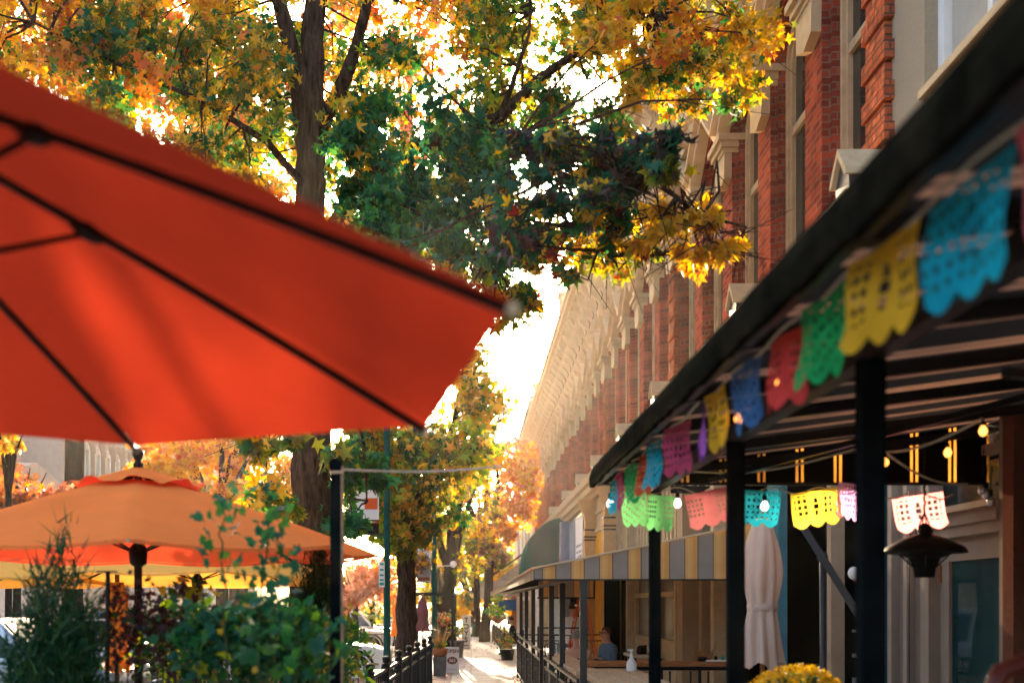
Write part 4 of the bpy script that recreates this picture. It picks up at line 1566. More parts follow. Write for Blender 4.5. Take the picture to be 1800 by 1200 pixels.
# dark palm-like plants before the bar niche
def frond_plant(name, label, loc, nf, L, mat, seed, spread=1.0, blade=.02, cat='plant', z0=.3, group=None):
    r2 = random.Random(seed)
    t = thing(name, label, cat, loc, 0, group)
    MB().lathe([(.13, 0), (.16, z0), (.13, z0)], (0, 0, 0), 14).build('pot', M['barrel'], t, True)
    mb = MB()
    for k in range(nf):
        a = r2.uniform(0, 6.28)
        e = r2.uniform(.5, 1.3)
        p = Vector((0, 0, z0))
        l = L * r2.uniform(.6, 1.1)
        prev = None
        for i in range(9):
            t_ = i / 8
            el = e * (1 - t_) - .5 * t_ * spread
            d = Vector((math.cos(a) * math.cos(el), math.sin(a) * math.cos(el), math.sin(el)))
            s = Vector((-math.sin(a), math.cos(a), 0)) * blade * math.sin(math.pi * min(.98, .1 + .9 * t_)) * 1.2
            q = (p - s, p + s)
            if prev:
                mb.add([prev[0], prev[1], q[1], q[0]], [(0, 1, 2, 3)])
            prev = q
            p = p + d * l / 8
    mb.build('foliage', mat, t)
    return t


for k, (px, y, z, L) in enumerate(((1440, 7.3, .55, .75), (1490, 6.8, .6, .8), (1420, 8.4, .6, .7))):
    frond_plant('palm_plant', ['dark arching palm plant behind the yellow flowers', 'dark arching palm plant beside the thick near post', 'dark arching palm plant furthest back below the diagonal arm'][k],
                ((px - VX) / F * y, y, 0), 60, L, M['needle'], k + 3, 1.1, .018, z0=z + .25, group='palm plants in the patio')

# chair back at the lower right corner
chp = at(1846, 1215, 3.0)
CH = thing('bentwood_chair', 'dark red brown chair back with rounded top rail cut off by the lower right corner', 'chair', (chp.x, chp.y, 0))
MB().tube([(-.19, 0, 1.0), (-.185, 0, 1.45), (-.13, 0, 1.57), (0, 0, 1.62), (.13, 0, 1.57), (.185, 0, 1.45), (.19, 0, 1.0)], .026, 12).build('back_frame', pmat('red_brown_varnish', (.09, .018, .011), .3, amt=.4, coat=.25), CH, True)
MB().tube([(-.12, 0, 1.0), (-.11, .0, 1.42), (0, 0, 1.52), (.11, 0, 1.42), (.12, 0, 1.0)], .016, 10).build('inner_hoop', M['brown_wood'], CH, True)
MB().lathe([(.0, .98), (.22, .98), (.23, 1.0), (.22, 1.03), (0, 1.035)], (0, -.18, 0), 24, cap=False).build('seat', M['brown_wood'], CH, True)
for sx in (-1, 1):
    for sy in (-.36, -.02):
        MB().tube([(sx * .17, sy, 0), (sx * .15, sy, .98)], .018, 8).build('leg', M['brown_wood'], CH, True)
# ------------------------------------------------------------------ patio railings on the right
def railing(name, label, a, b, h=1.0, gap=.12, posts=(0, 1), top=None, group='black patio railings', deco=False, w=.012):
    a, b = Vector(a), Vector(b)
    t = thing(name, label, 'railing', a, 0, group)
    d = b - a
    L = d.length
    u = d.normalized()
    mb = MB()
    mb.bar((0, 0, h), d + Vector((0, 0, h)), .05 if not top else .04, .03)
    mb.bar((0, 0, h - .14), d + Vector((0, 0, h - .14)), .025)
    mb.bar((0, 0, .12), d + Vector((0, 0, .12)), .03)
    mb.build('rail', M['iron_dusty'], t)
    mb = MB()
    k = int(L / gap)
    for i in range(1, k):
        p = u * (L * i / k)
        mb.bar(p + Vector((0, 0, .12)), p + Vector((0, 0, h - .14)), w)
        if deco and i % 3 == 0:
            mb.ball(p + Vector((0, 0, .42 if i % 2 else .68)), .026, 8)
    mb.build('pickets', M['iron_dusty'], t)
    for f in posts:
        MB().box(-.025, .025, -.025, .025, 0, h + .03).build('rail_post', M['iron'], t, loc=tuple(d * f))
    return t


railing('patio_railing', 'black iron railing with small round bosses along the open sidewalk, before the farther posts', (1.06, 17.2, 0), (1.10, 26.8, 0), 1.02, .24, (0, .25, .5, .75, 1), deco=True)
railing('patio_railing', 'black picket railing below the wooden bar ledge', (1.10, 11.6, 0), (1.10, 16.9, 0), .95, .17, (0, .5, 1))
railing('patio_railing', 'far black railing with flower boxes further down the sidewalk', (1.05, 36, 0), (.98, 52, 0), 1.0, .16, (0, .25, .5, .75, 1), w=.02)
railing('patio_railing', 'black railing running across behind the seated people', (1.15, 26.6, 0), (3.1, 26.6, 0), 1.02, .14, (0, .5, 1))
railing('patio_railing', 'short black railing end behind the man with glasses', (1.3, 21.9, 0), (2.22, 21.9, 0), 1.28, .3, (0, 1))
# wooden ledge on the railing, bar counter across the patio, wooden table
LG = thing('bar_ledge', 'pale wooden ledge fixed along the top of the black picket railing', 'ledge', (1.2, 14, .96))
MB().box(-.06, .22, -1.6, 2.8, 0, .05).build('plank', M['light_wood'], LG, bevel=.006)
mb = MB()
for y in (-1.4, .6, 2.6):
    mb.bar((.08, y, -.25), (.08, y, 0), .03)
    mb.bar((-.06, y, -.24), (.2, y, -.02), .02)
mb.build('bracket', M['iron'], LG)
BC = thing('bar_counter', 'brown wooden bar counter across the patio on a black square fretwork frame', 'counter', (1.3, 13.3, 0))
MB().box(0, 1.85, -.16, .16, 1.02, 1.075).build('counter_top', M['brown_wood'], BC, bevel=.006)
mb = MB()
mb.bar((.03, 0, .99), (1.82, 0, .99), .04)
mb.bar((.03, 0, .1), (1.82, 0, .1), .04)
for i in range(5):
    mb.bar((.03 + i * .447, 0, 0), (.03 + i * .447, 0, 1.0), .035)
for i in range(4):
    x = .25 + i * .447
    mb.bar((x - .12, 0, .96), (x - .12, 0, .78), .02)
    mb.bar((x + .12, 0, .96), (x + .12, 0, .78), .02)
    mb.bar((x - .12, 0, .79), (x + .12, 0, .79), .02)
    mb.bar((x - .2, 0, .55), (x + .2, 0, .55), .02)
    mb.bar((x, 0, .55), (x, 0, .1), .02)
mb.build('fretwork', M['iron'], BC)
WT = thing('wooden_table', 'long weathered wooden high table in the patio foreground', 'table', (1.57, 12.2, 0))
for k in range(3):
    MB().box(-.33 + k * .222, -.33 + k * .222 + .214, -1.5, 1.55, .93, 1.0).build('table_plank', M['light_wood'], WT, bevel=.008)
MB().box(-.29, .29, -1.4, 1.45, .85, .927).build('apron', M['iron'], WT)
for sx in (-.27, .27):
    for sy in (-1.35, 1.4):
        MB().box(sx - .025, sx + .025, sy - .025, sy + .025, 0, .85).build('leg', M['iron'], WT)
sd_ = at(1110, 1178, 12.6)
SD = thing('soap_dispenser', 'white pump bottle of sanitiser standing on the weathered wooden table', 'bottle', (sd_.x, 12.6, 1.001))
MB().lathe([(.001, 0), (.055, .0), (.058, .02), (.056, .09), (.03, .135), (.018, .15), (.018, .165)], (0, 0, 0), 18).build('bottle_body', M['white'], SD, True)
MB().tube([(0, 0, .16), (0, 0, .235)], .008, 8).bar((-.045, 0, .235), (.02, 0, .235), .02, .018).lathe([(.02, .165), (.02, .185), (.01, .19)], (0, 0, 0), 10).build('pump', M['white'], SD)
gp_ = at(1235, 1165, 13.25)
GP = thing('dry_grass_pot', 'small dark pot of dry reddish grass on the bar counter', 'plant', (gp_.x, 13.28, 1.077))
MB().lathe([(.05, 0), (.06, .03), (.055, .05)], (0, 0, 0), 12).build('pot', M['iron'], GP, True)
mb = MB()
for k in range(70):
    a, l, e = random.uniform(0, 6.28), random.uniform(.12, .3), random.uniform(.5, 1.4)
    b0 = Vector((random.uniform(-.12, .12), random.uniform(-.04, .04), .03))
    d = Vector((math.cos(a) * math.cos(e), math.sin(a) * math.cos(e) * .5, math.sin(e)))
    s = Vector((.005, 0, 0))
    mb.add([b0 - s, b0 + s, b0 + d * l], [(0, 1, 2)])
mb.build('foliage', M['grass_dry'], GP)
cp = thing('condiment_tray', 'white tray with small condiment things on the bar counter end', 'tray', (2.86, 13.3, 1.077))
MB().box(-.13, .13, -.08, .08, 0, .015).build('tray', M['white'], cp)
for k in range(3):
    MB().lathe([(.02, .016), (.022, .05), (.012, .06)], (-.08 + .08 * k, 0, 0), 10).build('jar', [M['red_ink'], M['iron'], M['green_ink']][k], cp, True)
# table and chairs further in, behind the railing
for k, (x, y, lb) in enumerate(((1.75, 19.0, 'round black cafe table with the grey haired person'), (2.55, 20.3, 'round black cafe table in front of the man with glasses'), (2.3, 24.4, 'round black cafe table farthest back in the striped awning patio'))):
    t = thing('cafe_table', lb, 'table', (x, y, 0), 0, 'round cafe tables in the patio')
    MB().lathe([(0, .70), (.33, .70), (.34, .715), (.33, .73), (0, .73)], (0, 0, 0), 24, cap=False).build('top', M['iron'], t)
    MB().lathe([(.2, 0), (.2, .02), (.03, .05), (.025, .7)], (0, 0, 0), 14).build('pedestal', M['iron'], t)


def cafe_chair(x, y, rz, lb, mat='iron'):
    t = thing('cafe_chair', lb, 'chair', (x, y, 0), rz, 'black cafe chairs in the patio')
    MB().box(-.2, .2, -.2, .2, .43, .455).build('seat', M[mat], t, bevel=.01)
    mb = MB()
    mb.tube([(-.19, .2, .45), (-.19, .24, .82), (0, .25, .88), (.19, .24, .82), (.19, .2, .45)], .014, 6)
    for k in range(5):
        mb.tube([(-.12 + .06 * k, .2, .45), (-.12 + .06 * k, .245, .85)], .007, 5)
    mb.build('backrest', M[mat], t)
    for sx in (-.18, .18):
        for sy in (-.18, .18):
            MB().tube([(sx, sy, .43), (sx * 1.1, sy * 1.1, 0)], .012, 6).build('leg', M[mat], t)
    return t


cafe_chair(1.70, 18.2, math.pi, 'black chair under the grey haired person seated by the railing')
cafe_chair(2.62, 21.1, R(-60), 'black chair under the man with glasses')
cafe_chair(1.9, 25.3, .3, 'empty black chair at the farthest cafe table')
cafe_chair(2.75, 24.0, -1.4, 'empty black chair close to the shop wall')

# dark equipment table beside the man, by the wall
TB = thing('side_table', 'dark side table with pale top in the shadowed opening behind the man with glasses', 'table', (2.95, 19.2, 0))
MB().box(-.3, .2, -.6, .6, .86, .90).build('top', M['offwhite'], TB)
for sx in (-.26, .16):
    for sy in (-.55, .55):
        MB().box(sx - .02, sx + .02, sy - .02, sy + .02, 0, .86).build('leg', M['iron'], TB)
MP = thing('metal_pots', 'cluster of dark metal pots on the side table', 'pots', (2.95, 19.0, .901))
for k in range(4):
    MB().lathe([(.06, 0), (.07, .05), (.06, .12), (.03, .15)], (-.12 + .08 * k, .1 * (k % 2), 0), 12).build('pot', M['chrome'] if k == 2 else M['bronze'], MP, True)


# ------------------------------------------------------------------ people
def skin_body(name, pts, edges, radii, mats, parent, root=0, loc=None, mat_fn=None):
    me = bpy.data.meshes.new(name)
    me.from_pydata([tuple(p) for p in pts], edges, [])
    o = bpy.data.objects.new(name, me)
    col.objects.link(o)
    md = o.modifiers.new('skin', 'SKIN')
    md.use_smooth_shade = True
    sv = me.skin_vertices[0].data
    for i, r in enumerate(radii):
        sv[i].radius = (r, r) if not hasattr(r, '__len__') else r
        sv[i].use_root = (i == root)
    s = o.modifiers.new('sub', 'SUBSURF')
    s.levels = 2
    s.render_levels = 2
    dg = bpy.context.evaluated_depsgraph_get()
    m2 = bpy.data.meshes.new_from_object(o.evaluated_get(dg))
    bpy.data.objects.remove(o)
    ob = bpy.data.objects.new(name, m2)
    m2.materials.clear()
    for m in mats:
        m2.materials.append(m)
    for p in m2.polygons:
        p.use_smooth = True
        p.material_index = mat_fn(p.center) if mat_fn else 0
    col.objects.link(ob)
    ob.parent = parent
    if loc:
        ob.location = loc
    return ob


def person(label, loc, rz, pose, mats, hair, glasses=False, beard=False, sit=True):
    """local frame: facing -y; origin on the floor (standing) or at the floor below the seat"""
    t = thing('person', label, 'person', loc, rz)
    hz = .50 if sit else .95                       # pelvis
    lean = pose.get('lean', 0.05)
    P = {}
    P['pelvis'] = Vector((0, 0, hz))
    P['waist'] = Vector((0, -.02 - lean * .3, hz + .18))
    P['chest'] = Vector((0, -.03 - lean, hz + .38))
    P['neck'] = Vector((0, -.03 - lean * 1.2, hz + .53))
    P['headb'] = Vector((0, -.05 - lean * 1.4, hz + .62))
    P['headm'] = Vector((0, -.06 - lean * 1.4, hz + .70))
    P['headt'] = Vector((0, -.05 - lean * 1.4, hz + .79))
    for s, n in ((-1, 'l'), (1, 'r')):
        P['sh' + n] = Vector((s * .19, -.03 - lean, hz + .45))
        P['el' + n] = Vector(pose.get('el' + n, (s * .25, -.06 - lean, hz + .17)))
        P['wr' + n] = Vector(pose.get('wr' + n, (s * .16, -.27 - lean, hz + .22)))
        h = (P['wr' + n] - P['el' + n]).normalized()
        P['hd' + n] = P['wr' + n] + h * .07
        side = Vector((-s, 0, 0))
        side = (side - h * side.dot(h)).normalized()
        upv = h.cross(side)
        for q in range(4):
            root = P['hd' + n] + side * (.030 - .020 * q)
            L = (.060, .072, .068, .052)[q]
            P['f%d0' % q + n] = root + h * .012
            P['f%d1' % q + n] = root + h * (.012 + L * .6) - Vector((0, 0, .008))
            P['f%d2' % q + n] = root + h * (.012 + L) - Vector((0, 0, .024))
        P['th0' + n] = P['wr' + n] + h * .03 + side * .035
        P['th1' + n] = P['wr' + n] + h * .065 + side * .058
        P['hip' + n] = P['pelvis'] + Vector((s * .09, 0, -.03))
        if sit:
            P['kn' + n] = Vector((s * .12, -.44, hz + .02))
            P['an' + n] = Vector((s * .12, -.40, .09))
            P['ft' + n] = Vector((s * .13, -.56, .045))
        else:
            P['kn' + n] = Vector((s * .10, -.03, .50))
            P['an' + n] = Vector((s * .10, .0, .09))
            P['ft' + n] = Vector((s * .11, -.15, .04))
    rad = dict(pelvis=(.15, .12), waist=(.14, .11), chest=(.16, .115), neck=.055, headb=.066, headm=(.080, .098), headt=.070)
    for n in 'lr':
        rad.update({'sh' + n: .068, 'el' + n: .045, 'wr' + n: .030, 'hd' + n: (.040, .018), 'hip' + n: .095, 'kn' + n: .062, 'an' + n: .042, 'ft' + n: .038,
                    'th0' + n: .012, 'th1' + n: .009})
        for q in range(4):
            for j in range(3):
                rad['f%d%d' % (q, j) + n] = (.0095, .009, .0075)[j]
    keys = list(P)
    ix = {k: i for i, k in enumerate(keys)}
    E_ = [('pelvis', 'waist'), ('waist', 'chest'), ('chest', 'neck'), ('neck', 'headb'), ('headb', 'headm'), ('headm', 'headt')]
    for n in 'lr':
        E_ += [('chest', 'sh' + n), ('sh' + n, 'el' + n), ('el' + n, 'wr' + n), ('wr' + n, 'hd' + n), ('pelvis', 'hip' + n), ('hip' + n, 'kn' + n), ('kn' + n, 'an' + n), ('an' + n, 'ft' + n)]
        E_ += [('wr' + n, 'th0' + n), ('th0' + n, 'th1' + n)]
        for q in range(4):
            E_ += [('hd' + n, 'f%d0' % q + n), ('f%d0' % q + n, 'f%d1' % q + n), ('f%d1' % q + n, 'f%d2' % q + n)]
    nz = P['neck'].z

    def mf(c):
        if c.z > nz - .005:
            return 0
        for n in 'lr':
            if (c - P['hd' + n]).length < .12 and (c - P['wr' + n]).dot((P['wr' + n] - P['el' + n]).normalized()) > -.01:
                return 0
        if c.z < hz - .02 or (sit and c.y < -.16 and c.z < hz + .11):
            return 2 if c.z > .1 else 3
        return 1
    skin_body('body', [P[k] for k in keys], [(ix[a], ix[b]) for a, b in E_], [rad[k] for k in keys], mats, t, 0, None, mf)
    hd = P['headm']
    # face
    f = MB()
    f.prism([(-.0, .0), (-.03, -.035), (0, -.045)], 0, -.012, .012)
    fo = f.build('nose', mats[0], t, True)
    fo.location = hd + Vector((0, -.093, .012))
    e = MB()
    for s in (-1, 1):
        e.ball((s * .031, -.083, .018), .010, 8)
    e.build('eyes', M['ink'], t, True, loc=hd)
    MB().bar((-.022, -.090, -.045), (.022, -.090, -.045), .006, .008).build('mouth', M['red_light'], t, loc=hd)
    ea = MB()
    for s in (-1, 1):
        ea.ball((s * .082, -.005, .0), .028, 8, sq=(.4, .7, 1))
    ea.build('ears', mats[0], t, True, loc=hd)
    hb_ = MB()
    n, k = 20, 9
    vs, fs = [], []
    for i in range(k + 1):
        for j in range(n):
            a = 2 * math.pi * j / n
            fr = max(0, -math.sin(a))
            lim = R(100 if fr < .3 else 100 - 48 * min(1, (fr - .3) / .4))
            th = lim * i / k + .01
            r_ = 1 + .04 * math.sin(7 * a + i)
            vs.append((.092 * r_ * math.sin(th) * math.cos(a), .108 * r_ * math.sin(th) * math.sin(a) + .012, .118 * math.cos(th) + .01))
    for i in range(k):
        for j in range(n):
            fs.append((i * n + j, i * n + (j + 1) % n, (i + 1) * n + (j + 1) % n, (i + 1) * n + j))
    hb_.add(vs, fs)
    hb_.build('hair', M[hair], t, True, loc=hd)
    if glasses:
        g = MB()
        for s in (-1, 1):
            pts = [(s * .036 + .026 * math.cos(a), -.104, .016 + .021 * math.sin(a)) for a in [2 * math.pi * q / 10 for q in range(11)]]
            g.tube(pts, .0045, 5)
            g.tube([(s * .062, -.102, .018), (s * .084, -.02, .018)], .004, 5)
        g.tube([(-.012, -.104, .02), (.012, -.104, .02)], .004, 5)
        g.build('glasses', M['iron'], t, loc=hd)
    return t


# man with glasses, facing the left of the photo (world -x): local -y -> -x  => rz = -90
person('seated man with glasses and short brown hair in a grey blue shirt', (2.60, 20.95, 0), R(-62), dict(lean=.06, ell=(-.25, -.12, .70), elr=(.25, -.12, .70), wrl=(-.10, -.33, .745), wrr=(.12, -.33, .745)),
       [M['skin'], M['cloth_blue'], M['jeans'], M['iron']], 'hair_dark', True)
person('seated grey haired person with back turned by the railing in a peach top', (1.70, 18.22, 0), math.pi, dict(lean=.05), [M['skin'], M['cloth_peach'], M['jeans'], M['iron']], 'hair_grey')
person('standing person in white tee and brown hair behind the orange ladder', (2.05, 23.2, .0), R(160), dict(lean=.06, ell=(-.30, -.02, 1.20), elr=(.30, -.05, 1.2), wrl=(-.25, -.24, 1.28), wrr=(.25, -.24, 1.28)), [M['skin'], M['cloth_white'], M['jeans'], M['iron']], 'hair_dark', sit=False)
person('distant seated person in black jacket beside the potted plant on the sidewalk', (1.50, 38.5, 0), R(-100), dict(lean=.08), [M['skin'], M['cloth_black'], M['cloth_black'], M['iron']], 'hair_dark')
cafe_chair(1.52, 38.5, R(-100), 'black chair under the distant person in the black jacket')
vest = None

# ------------------------------------------------------------------ orange step ladder
LD = thing('step_ladder', 'orange folding step ladder standing open beside the yellow panelling', 'ladder', (2.2, 22.6, 0))
ax_, az_ = 0, 2.0
for y in (-.22, .22):
    MB().bar((-.42, y * 1.4, 0), (-.02, y, az_), .07, .03).build('rail', M['orange_ladder'], LD)
    MB().bar((.42, y * 1.4, 0), (.02, y, az_), .05, .025).build('rear_leg', M['orange_ladder'], LD)
mb = MB()
for k in range(1, 7):
    f = k / 7
    x = -.42 + .4 * f
    mb.box(x - .05, x + .05, -.22 * (1.4 - .4 * f), .22 * (1.4 - .4 * f), az_ * f - .012, az_ * f + .012)
mb.build('treads', M['chrome'], LD)
MB().box(-.1, .1, -.24, .24, az_, az_ + .04).build('top_cap', M['orange_ladder'], LD)

# ------------------------------------------------------------------ planters and flowers by the far railing
def potted(name, label, loc, rad, h, npl, hh, pal, size=.045, pot='iron', group=None, cat='potted plant', shape=BLADE):
    t = thing(name, label, cat, loc, 0, group)
    MB().lathe([(rad * .75, 0), (rad * .95, h * .9), (rad * 1.05, h * .92), (rad * 1.05, h), (rad * .8, h)], (0, 0, 0), 16).build('pot', M[pot], t, True)
    p = clump((0, 0, h + hh * .5), max(rad * 1.2, hh * .5), npl, 1.0)
    p[:, 2] = np.clip(p[:, 2], h * .9, None)
    leaf_mesh('foliage', p, size * rng.uniform(.6, 1.3, npl), pick(pal, npl), LMATS, shape, t)
    return t


potted('planter', 'dark square planter with yellowing plant at the end of the far railing', (1.12, 35.2, 0), .24, .34, 220, .6, 'olive:2 lime:1 orange:1 green:2')
for k, (x, y, z, pal, lb) in enumerate(((1.0, 42, 1.0, 'green:3 lime:2', 'green flower basket on the far railing, nearest of three'), (1.0, 46, 1.0, 'green:2 red:1 coral:1', 'flower basket with red blooms on the far railing, middle of three'), (1.0, 50, 1.0, 'green:2 lime:1', 'green flower basket on the far railing, farthest of three'))):
    t = thing('flower_basket', lb, 'flower basket', (x, y, z), 0, 'flower baskets on the far railing')
    MB().lathe([(.10, .0), (.22, .16), (.24, .2), (.18, .2)], (0, 0, .02), 14).build('basket', M['brown_wood'], t)
    p = clump((0, 0, .42), .36, 260, .9)
    leaf_mesh('foliage', p, .07 * rng.uniform(.6, 1.3, 260), pick(pal, 260), LMATS, BLADE, t)
t = thing('topiary_plant', 'tall green potted shrub on the railing by the far kiosk', 'potted plant', (1.02, 44, 1.0))
MB().tube([(0, 0, 0), (.02, 0, .9)], .02, 6).build('stem', M['stem'], t)
leaf_mesh('foliage', np.concatenate([clump((0, 0, .45), .22, 130), clump((.03, 0, .95), .26, 170)]), .07 * rng.uniform(.6, 1.3, 300), pick('green:3 lime:2', 300), LMATS, BLADE, t)
fb_ = thing('flower_box', 'row of pink and red flowers along the far railing foot', 'flower box', (1.25, 40, 0))
MB().box(-.1, .1, -3, 8, 0, .35).build('box', M['brown_wood'], fb_)
n = 900
p = np.stack([rng.normal(0, .1, n), rng.uniform(-3, 8, n), .35 + np.abs(rng.normal(.12, .14, n))], 1)
leaf_mesh('blossoms', p, rng.uniform(.03, .06, n), pick('green:3 coral:2 red:2 lime:1', n), LMATS, BLADE, fb_)
# ------------------------------------------------------------------ umbrellas on the left
def umbrella(name, label, c, Rr, drop, phase, mat, ribmat, tilt=(0, 0), n=8, pole_r=.024, hub=True, vent=True, sag=.014, hem=.05, pole_to=0.0, group='market umbrellas of the left terrace', joint=.44, hub_z=-.02, inset=.022, slack=.030):
    """c: centre of the rim circle; canopy apex is drop above it"""
    t = thing(name, label, 'umbrella', (c[0], c[1], pole_to), 0, group)
    off = Vector((0, 0, c[2] - pole_to))
    Mx = Matrix.Rotation(tilt[0], 3, 'X') @ Matrix.Rotation(tilt[1], 3, 'Y')

    def rib(a, q):
        return Vector((Rr * q * math.cos(a), Rr * q * math.sin(a), drop * (1 - q) + sag * 4 * q * (1 - q)))

    def T(v):
        return Mx @ v + off
    mb = MB()
    nu, nq = 10, 16
    q0 = .16 if vent else .0
    tips = [phase + 2 * math.pi * k / n for k in range(n)]
    vs, fs = [], []
    cols_ = n * nu
    for i in range(nq + 1):
        q = q0 + (1 - q0) * i / nq
        for k in range(n):
            A, B = rib(tips[k], q), rib(tips[k] + 2 * math.pi / n, q)
            for j in range(nu):
                u = j / nu
                p = A.lerp(B, u)
                s = math.sin(math.pi * u)
                p.z -= slack * s * q * (.4 + .6 * q)          # cloth sags between the ribs
                p *= 1.0
                p.x *= 1 - inset * s * max(0, q - .55) * 2
                p.y *= 1 - inset * s * max(0, q - .55) * 2
                vs.append(T(p))
    for i in range(nq):
        for j in range(cols_):
            fs.append((i * cols_ + j, i * cols_ + (j + 1) % cols_, (i + 1) * cols_ + (j + 1) % cols_, (i + 1) * cols_ + j))
    mb.add(vs, fs)
    # folded hem
    o_ = len(mb.v)
    for dz in (0, -hem * .35):
        for j in range(cols_):
            p = Vector(vs[nq * cols_ + j])
            mb.v.append(tuple(p + Vector((0, 0, dz - .0015))))
    for j in range(cols_):
        mb.f.append((o_ + j, o_ + (j + 1) % cols_, o_ + cols_ + (j + 1) % cols_, o_ + cols_ + j))
        mb.m.append(0)
    mb.build('canopy', mat, t, True)
    if vent:
        vb = MB()
        vs, fs = [], []
        m_ = 64
        for i in range(7):
            q = .012 + .26 * i / 6
            for j in range(m_):
                a = phase + 2 * math.pi * j / m_
                # polygon radius
                w_ = (a - phase) % (2 * math.pi / n) - math.pi / n
                pr = math.cos(math.pi / n) / math.cos(w_)
                p = Vector((Rr * q * pr * math.cos(a), Rr * q * pr * math.sin(a), drop * (1 - q * .85) + .03))
                if i == 6:
                    p.z += .018 * math.cos(n * (a - phase)) - .006 * math.sin(2.5 * n * (a - phase))
                vs.append(T(p))
        for i in range(6):
            for j in range(m_):
                fs.append((i * m_ + j, i * m_ + (j + 1) % m_, (i + 1) * m_ + (j + 1) % m_, (i + 1) * m_ + j))
        vb.add(vs, fs)
        vb.build('vent_cap', mat, t, True)
    hubp = Vector((0, 0, hub_z))
    for k in range(n):
        pts = [T(rib(tips[k], q) - Vector((0, 0, .014))) for q in [.03 + .965 * i / 12 for i in range(13)]]
        rb_ = MB().tube(pts, .0095, 6).build('rib', ribmat, t, True)
        J = rib(tips[k], joint) - Vector((0, 0, .02))
        st = MB().tube([T(hubp + Vector((math.cos(tips[k]) * .04, math.sin(tips[k]) * .04, 0))), T(J)], .0065, 6)
        d = (rib(tips[k], joint + .03) - rib(tips[k], joint - .03)).normalized()
        st.tube([T(J - d * .04), T(J - d * .012), T(J + d * .012), T(J + d * .03)], [.008, .019, .017, .008], 8)
        st.build('strut', ribmat, rb_, True)
        tp = MB().ball(T(rib(tips[k], 1.0) + Vector((0, 0, -.012))), .011, 8)
        tp.build('rib_tip', M['cream'], rb_, True)
    top = T(Vector((0, 0, drop + .03)))
    MB().tube([Vector((0, 0, 0)), T(Vector((0, 0, hub_z))), top], pole_r, 12).build('pole', ribmat, t, True)
    MB().lathe([(pole_r * 1.02, -.09), (.05, -.07), (.055, .0), (.045, .03), (pole_r * 1.05, .05)], T(hubp), 16).build('hub', ribmat, t, True)
    MB().lathe([(.03, 0), (.032, .02), (.018, .035), (.026, .055), (.034, .075), (.03, .10), (.012, .115), (.001, .117)], top - Vector((0, 0, .005)), 16).build('finial', ribmat, t, True)
    MB().lathe([(.26, .0), (.26, .05), (.06, .08), (.035, .30), (.035, .32)], (0, 0, 0), 22).build('base', M['iron'], t, True)
    return t


umbrella('market_umbrella', 'large red umbrella nearest the camera seen from below', (-1.2983, 1.9324, CAMH + .5011), 1.4, .4938, 1.3316 + 2 * math.pi / 8 * 0, M['umb_red'], M['bronze'], (-.0179, .0612), hem=.0, vent=False, hub_z=.02, inset=0, slack=0)
umbrella('market_umbrella', 'bright orange umbrella on dark pole in the middle of the left terrace', (-1.96, 6.7, 2.055), 1.42, .47, R(14.5), M['umb_orange'], M['bronze'], vent=True, hub_z=.0)
umbrella('market_umbrella', 'yellow umbrella behind the vines, nearer the trunk', (-2.55, 10.6, 1.99), 1.42, .42, R(20), M['umb_yellow'], M['bronze'], (R(-1.5), 0), vent=True, joint=.5)
umbrella('market_umbrella', 'yellow umbrella at the left edge behind the feathery bush', (-4.9, 11.6, 1.99), 1.40, .42, R(5), M['umb_yellow'], M['bronze'], (R(-1.5), 0), vent=True, joint=.5)
dpx = at(206, 1060, 9.6)
closed_umbrella('closed_umbrella', 'folded amber umbrella hanging down between bush and dark pole', (dpx.x, 9.6, 0), 1.18, 1.93, .05, .075, .11, 1.45, M['umb_drape'], group='closed umbrellas along the left')
closed_umbrella('closed_umbrella', 'closed plum coloured umbrella by the second tree trunk', (at(743, 0, 33).x, 33, 0), .95, 1.92, .06, .13, .22, 1.25, M['umb_purple'], 7, group='closed umbrellas along the left')
closed_umbrella('closed_umbrella', 'closed orange umbrella half hidden by the second trunk', (at(697, 0, 32).x, 32, 0), .85, 1.85, .06, .11, .17, 1.25, M['umb_drape'], 7, group='closed umbrellas along the left')

# ------------------------------------------------------------------ corner post with lath and cord
px_ = at(591, 0, 4.9)
CP = thing('corner_post', 'dark square terrace post with a pale lath fixed on its edge', 'post', (px_.x, 4.9, 0))
MB().box(-.024, .02, -.022, .022, 0, 2.33).build('post', M['post_black'], CP)
MB().box(-.028, .024, -.026, .026, 2.33, 2.36).prism([(-.026, 2.36), (.022, 2.36), (0, 2.375)], 1, -.024, .024).build('cap', M['post_black'], CP)
MB().box(.0205, .030, -.008, .008, .3, 2.34).tube([(-.026, -.024, 2.312), (.034, -.024, 2.312)], .006, 5).build('lath', M['light_wood'], CP)
cord = MB().tube([at(600, 825, 4.9).lerp(at(880, 819, 6.3), i / 20) - Vector((0, 0, .018 * math.sin(math.pi * i / 20))) for i in range(21)], .0055, 6)
tag(cord.build('cord', M['rope']), 'pale cord stretched right from the top of the dark terrace post', 'cord')

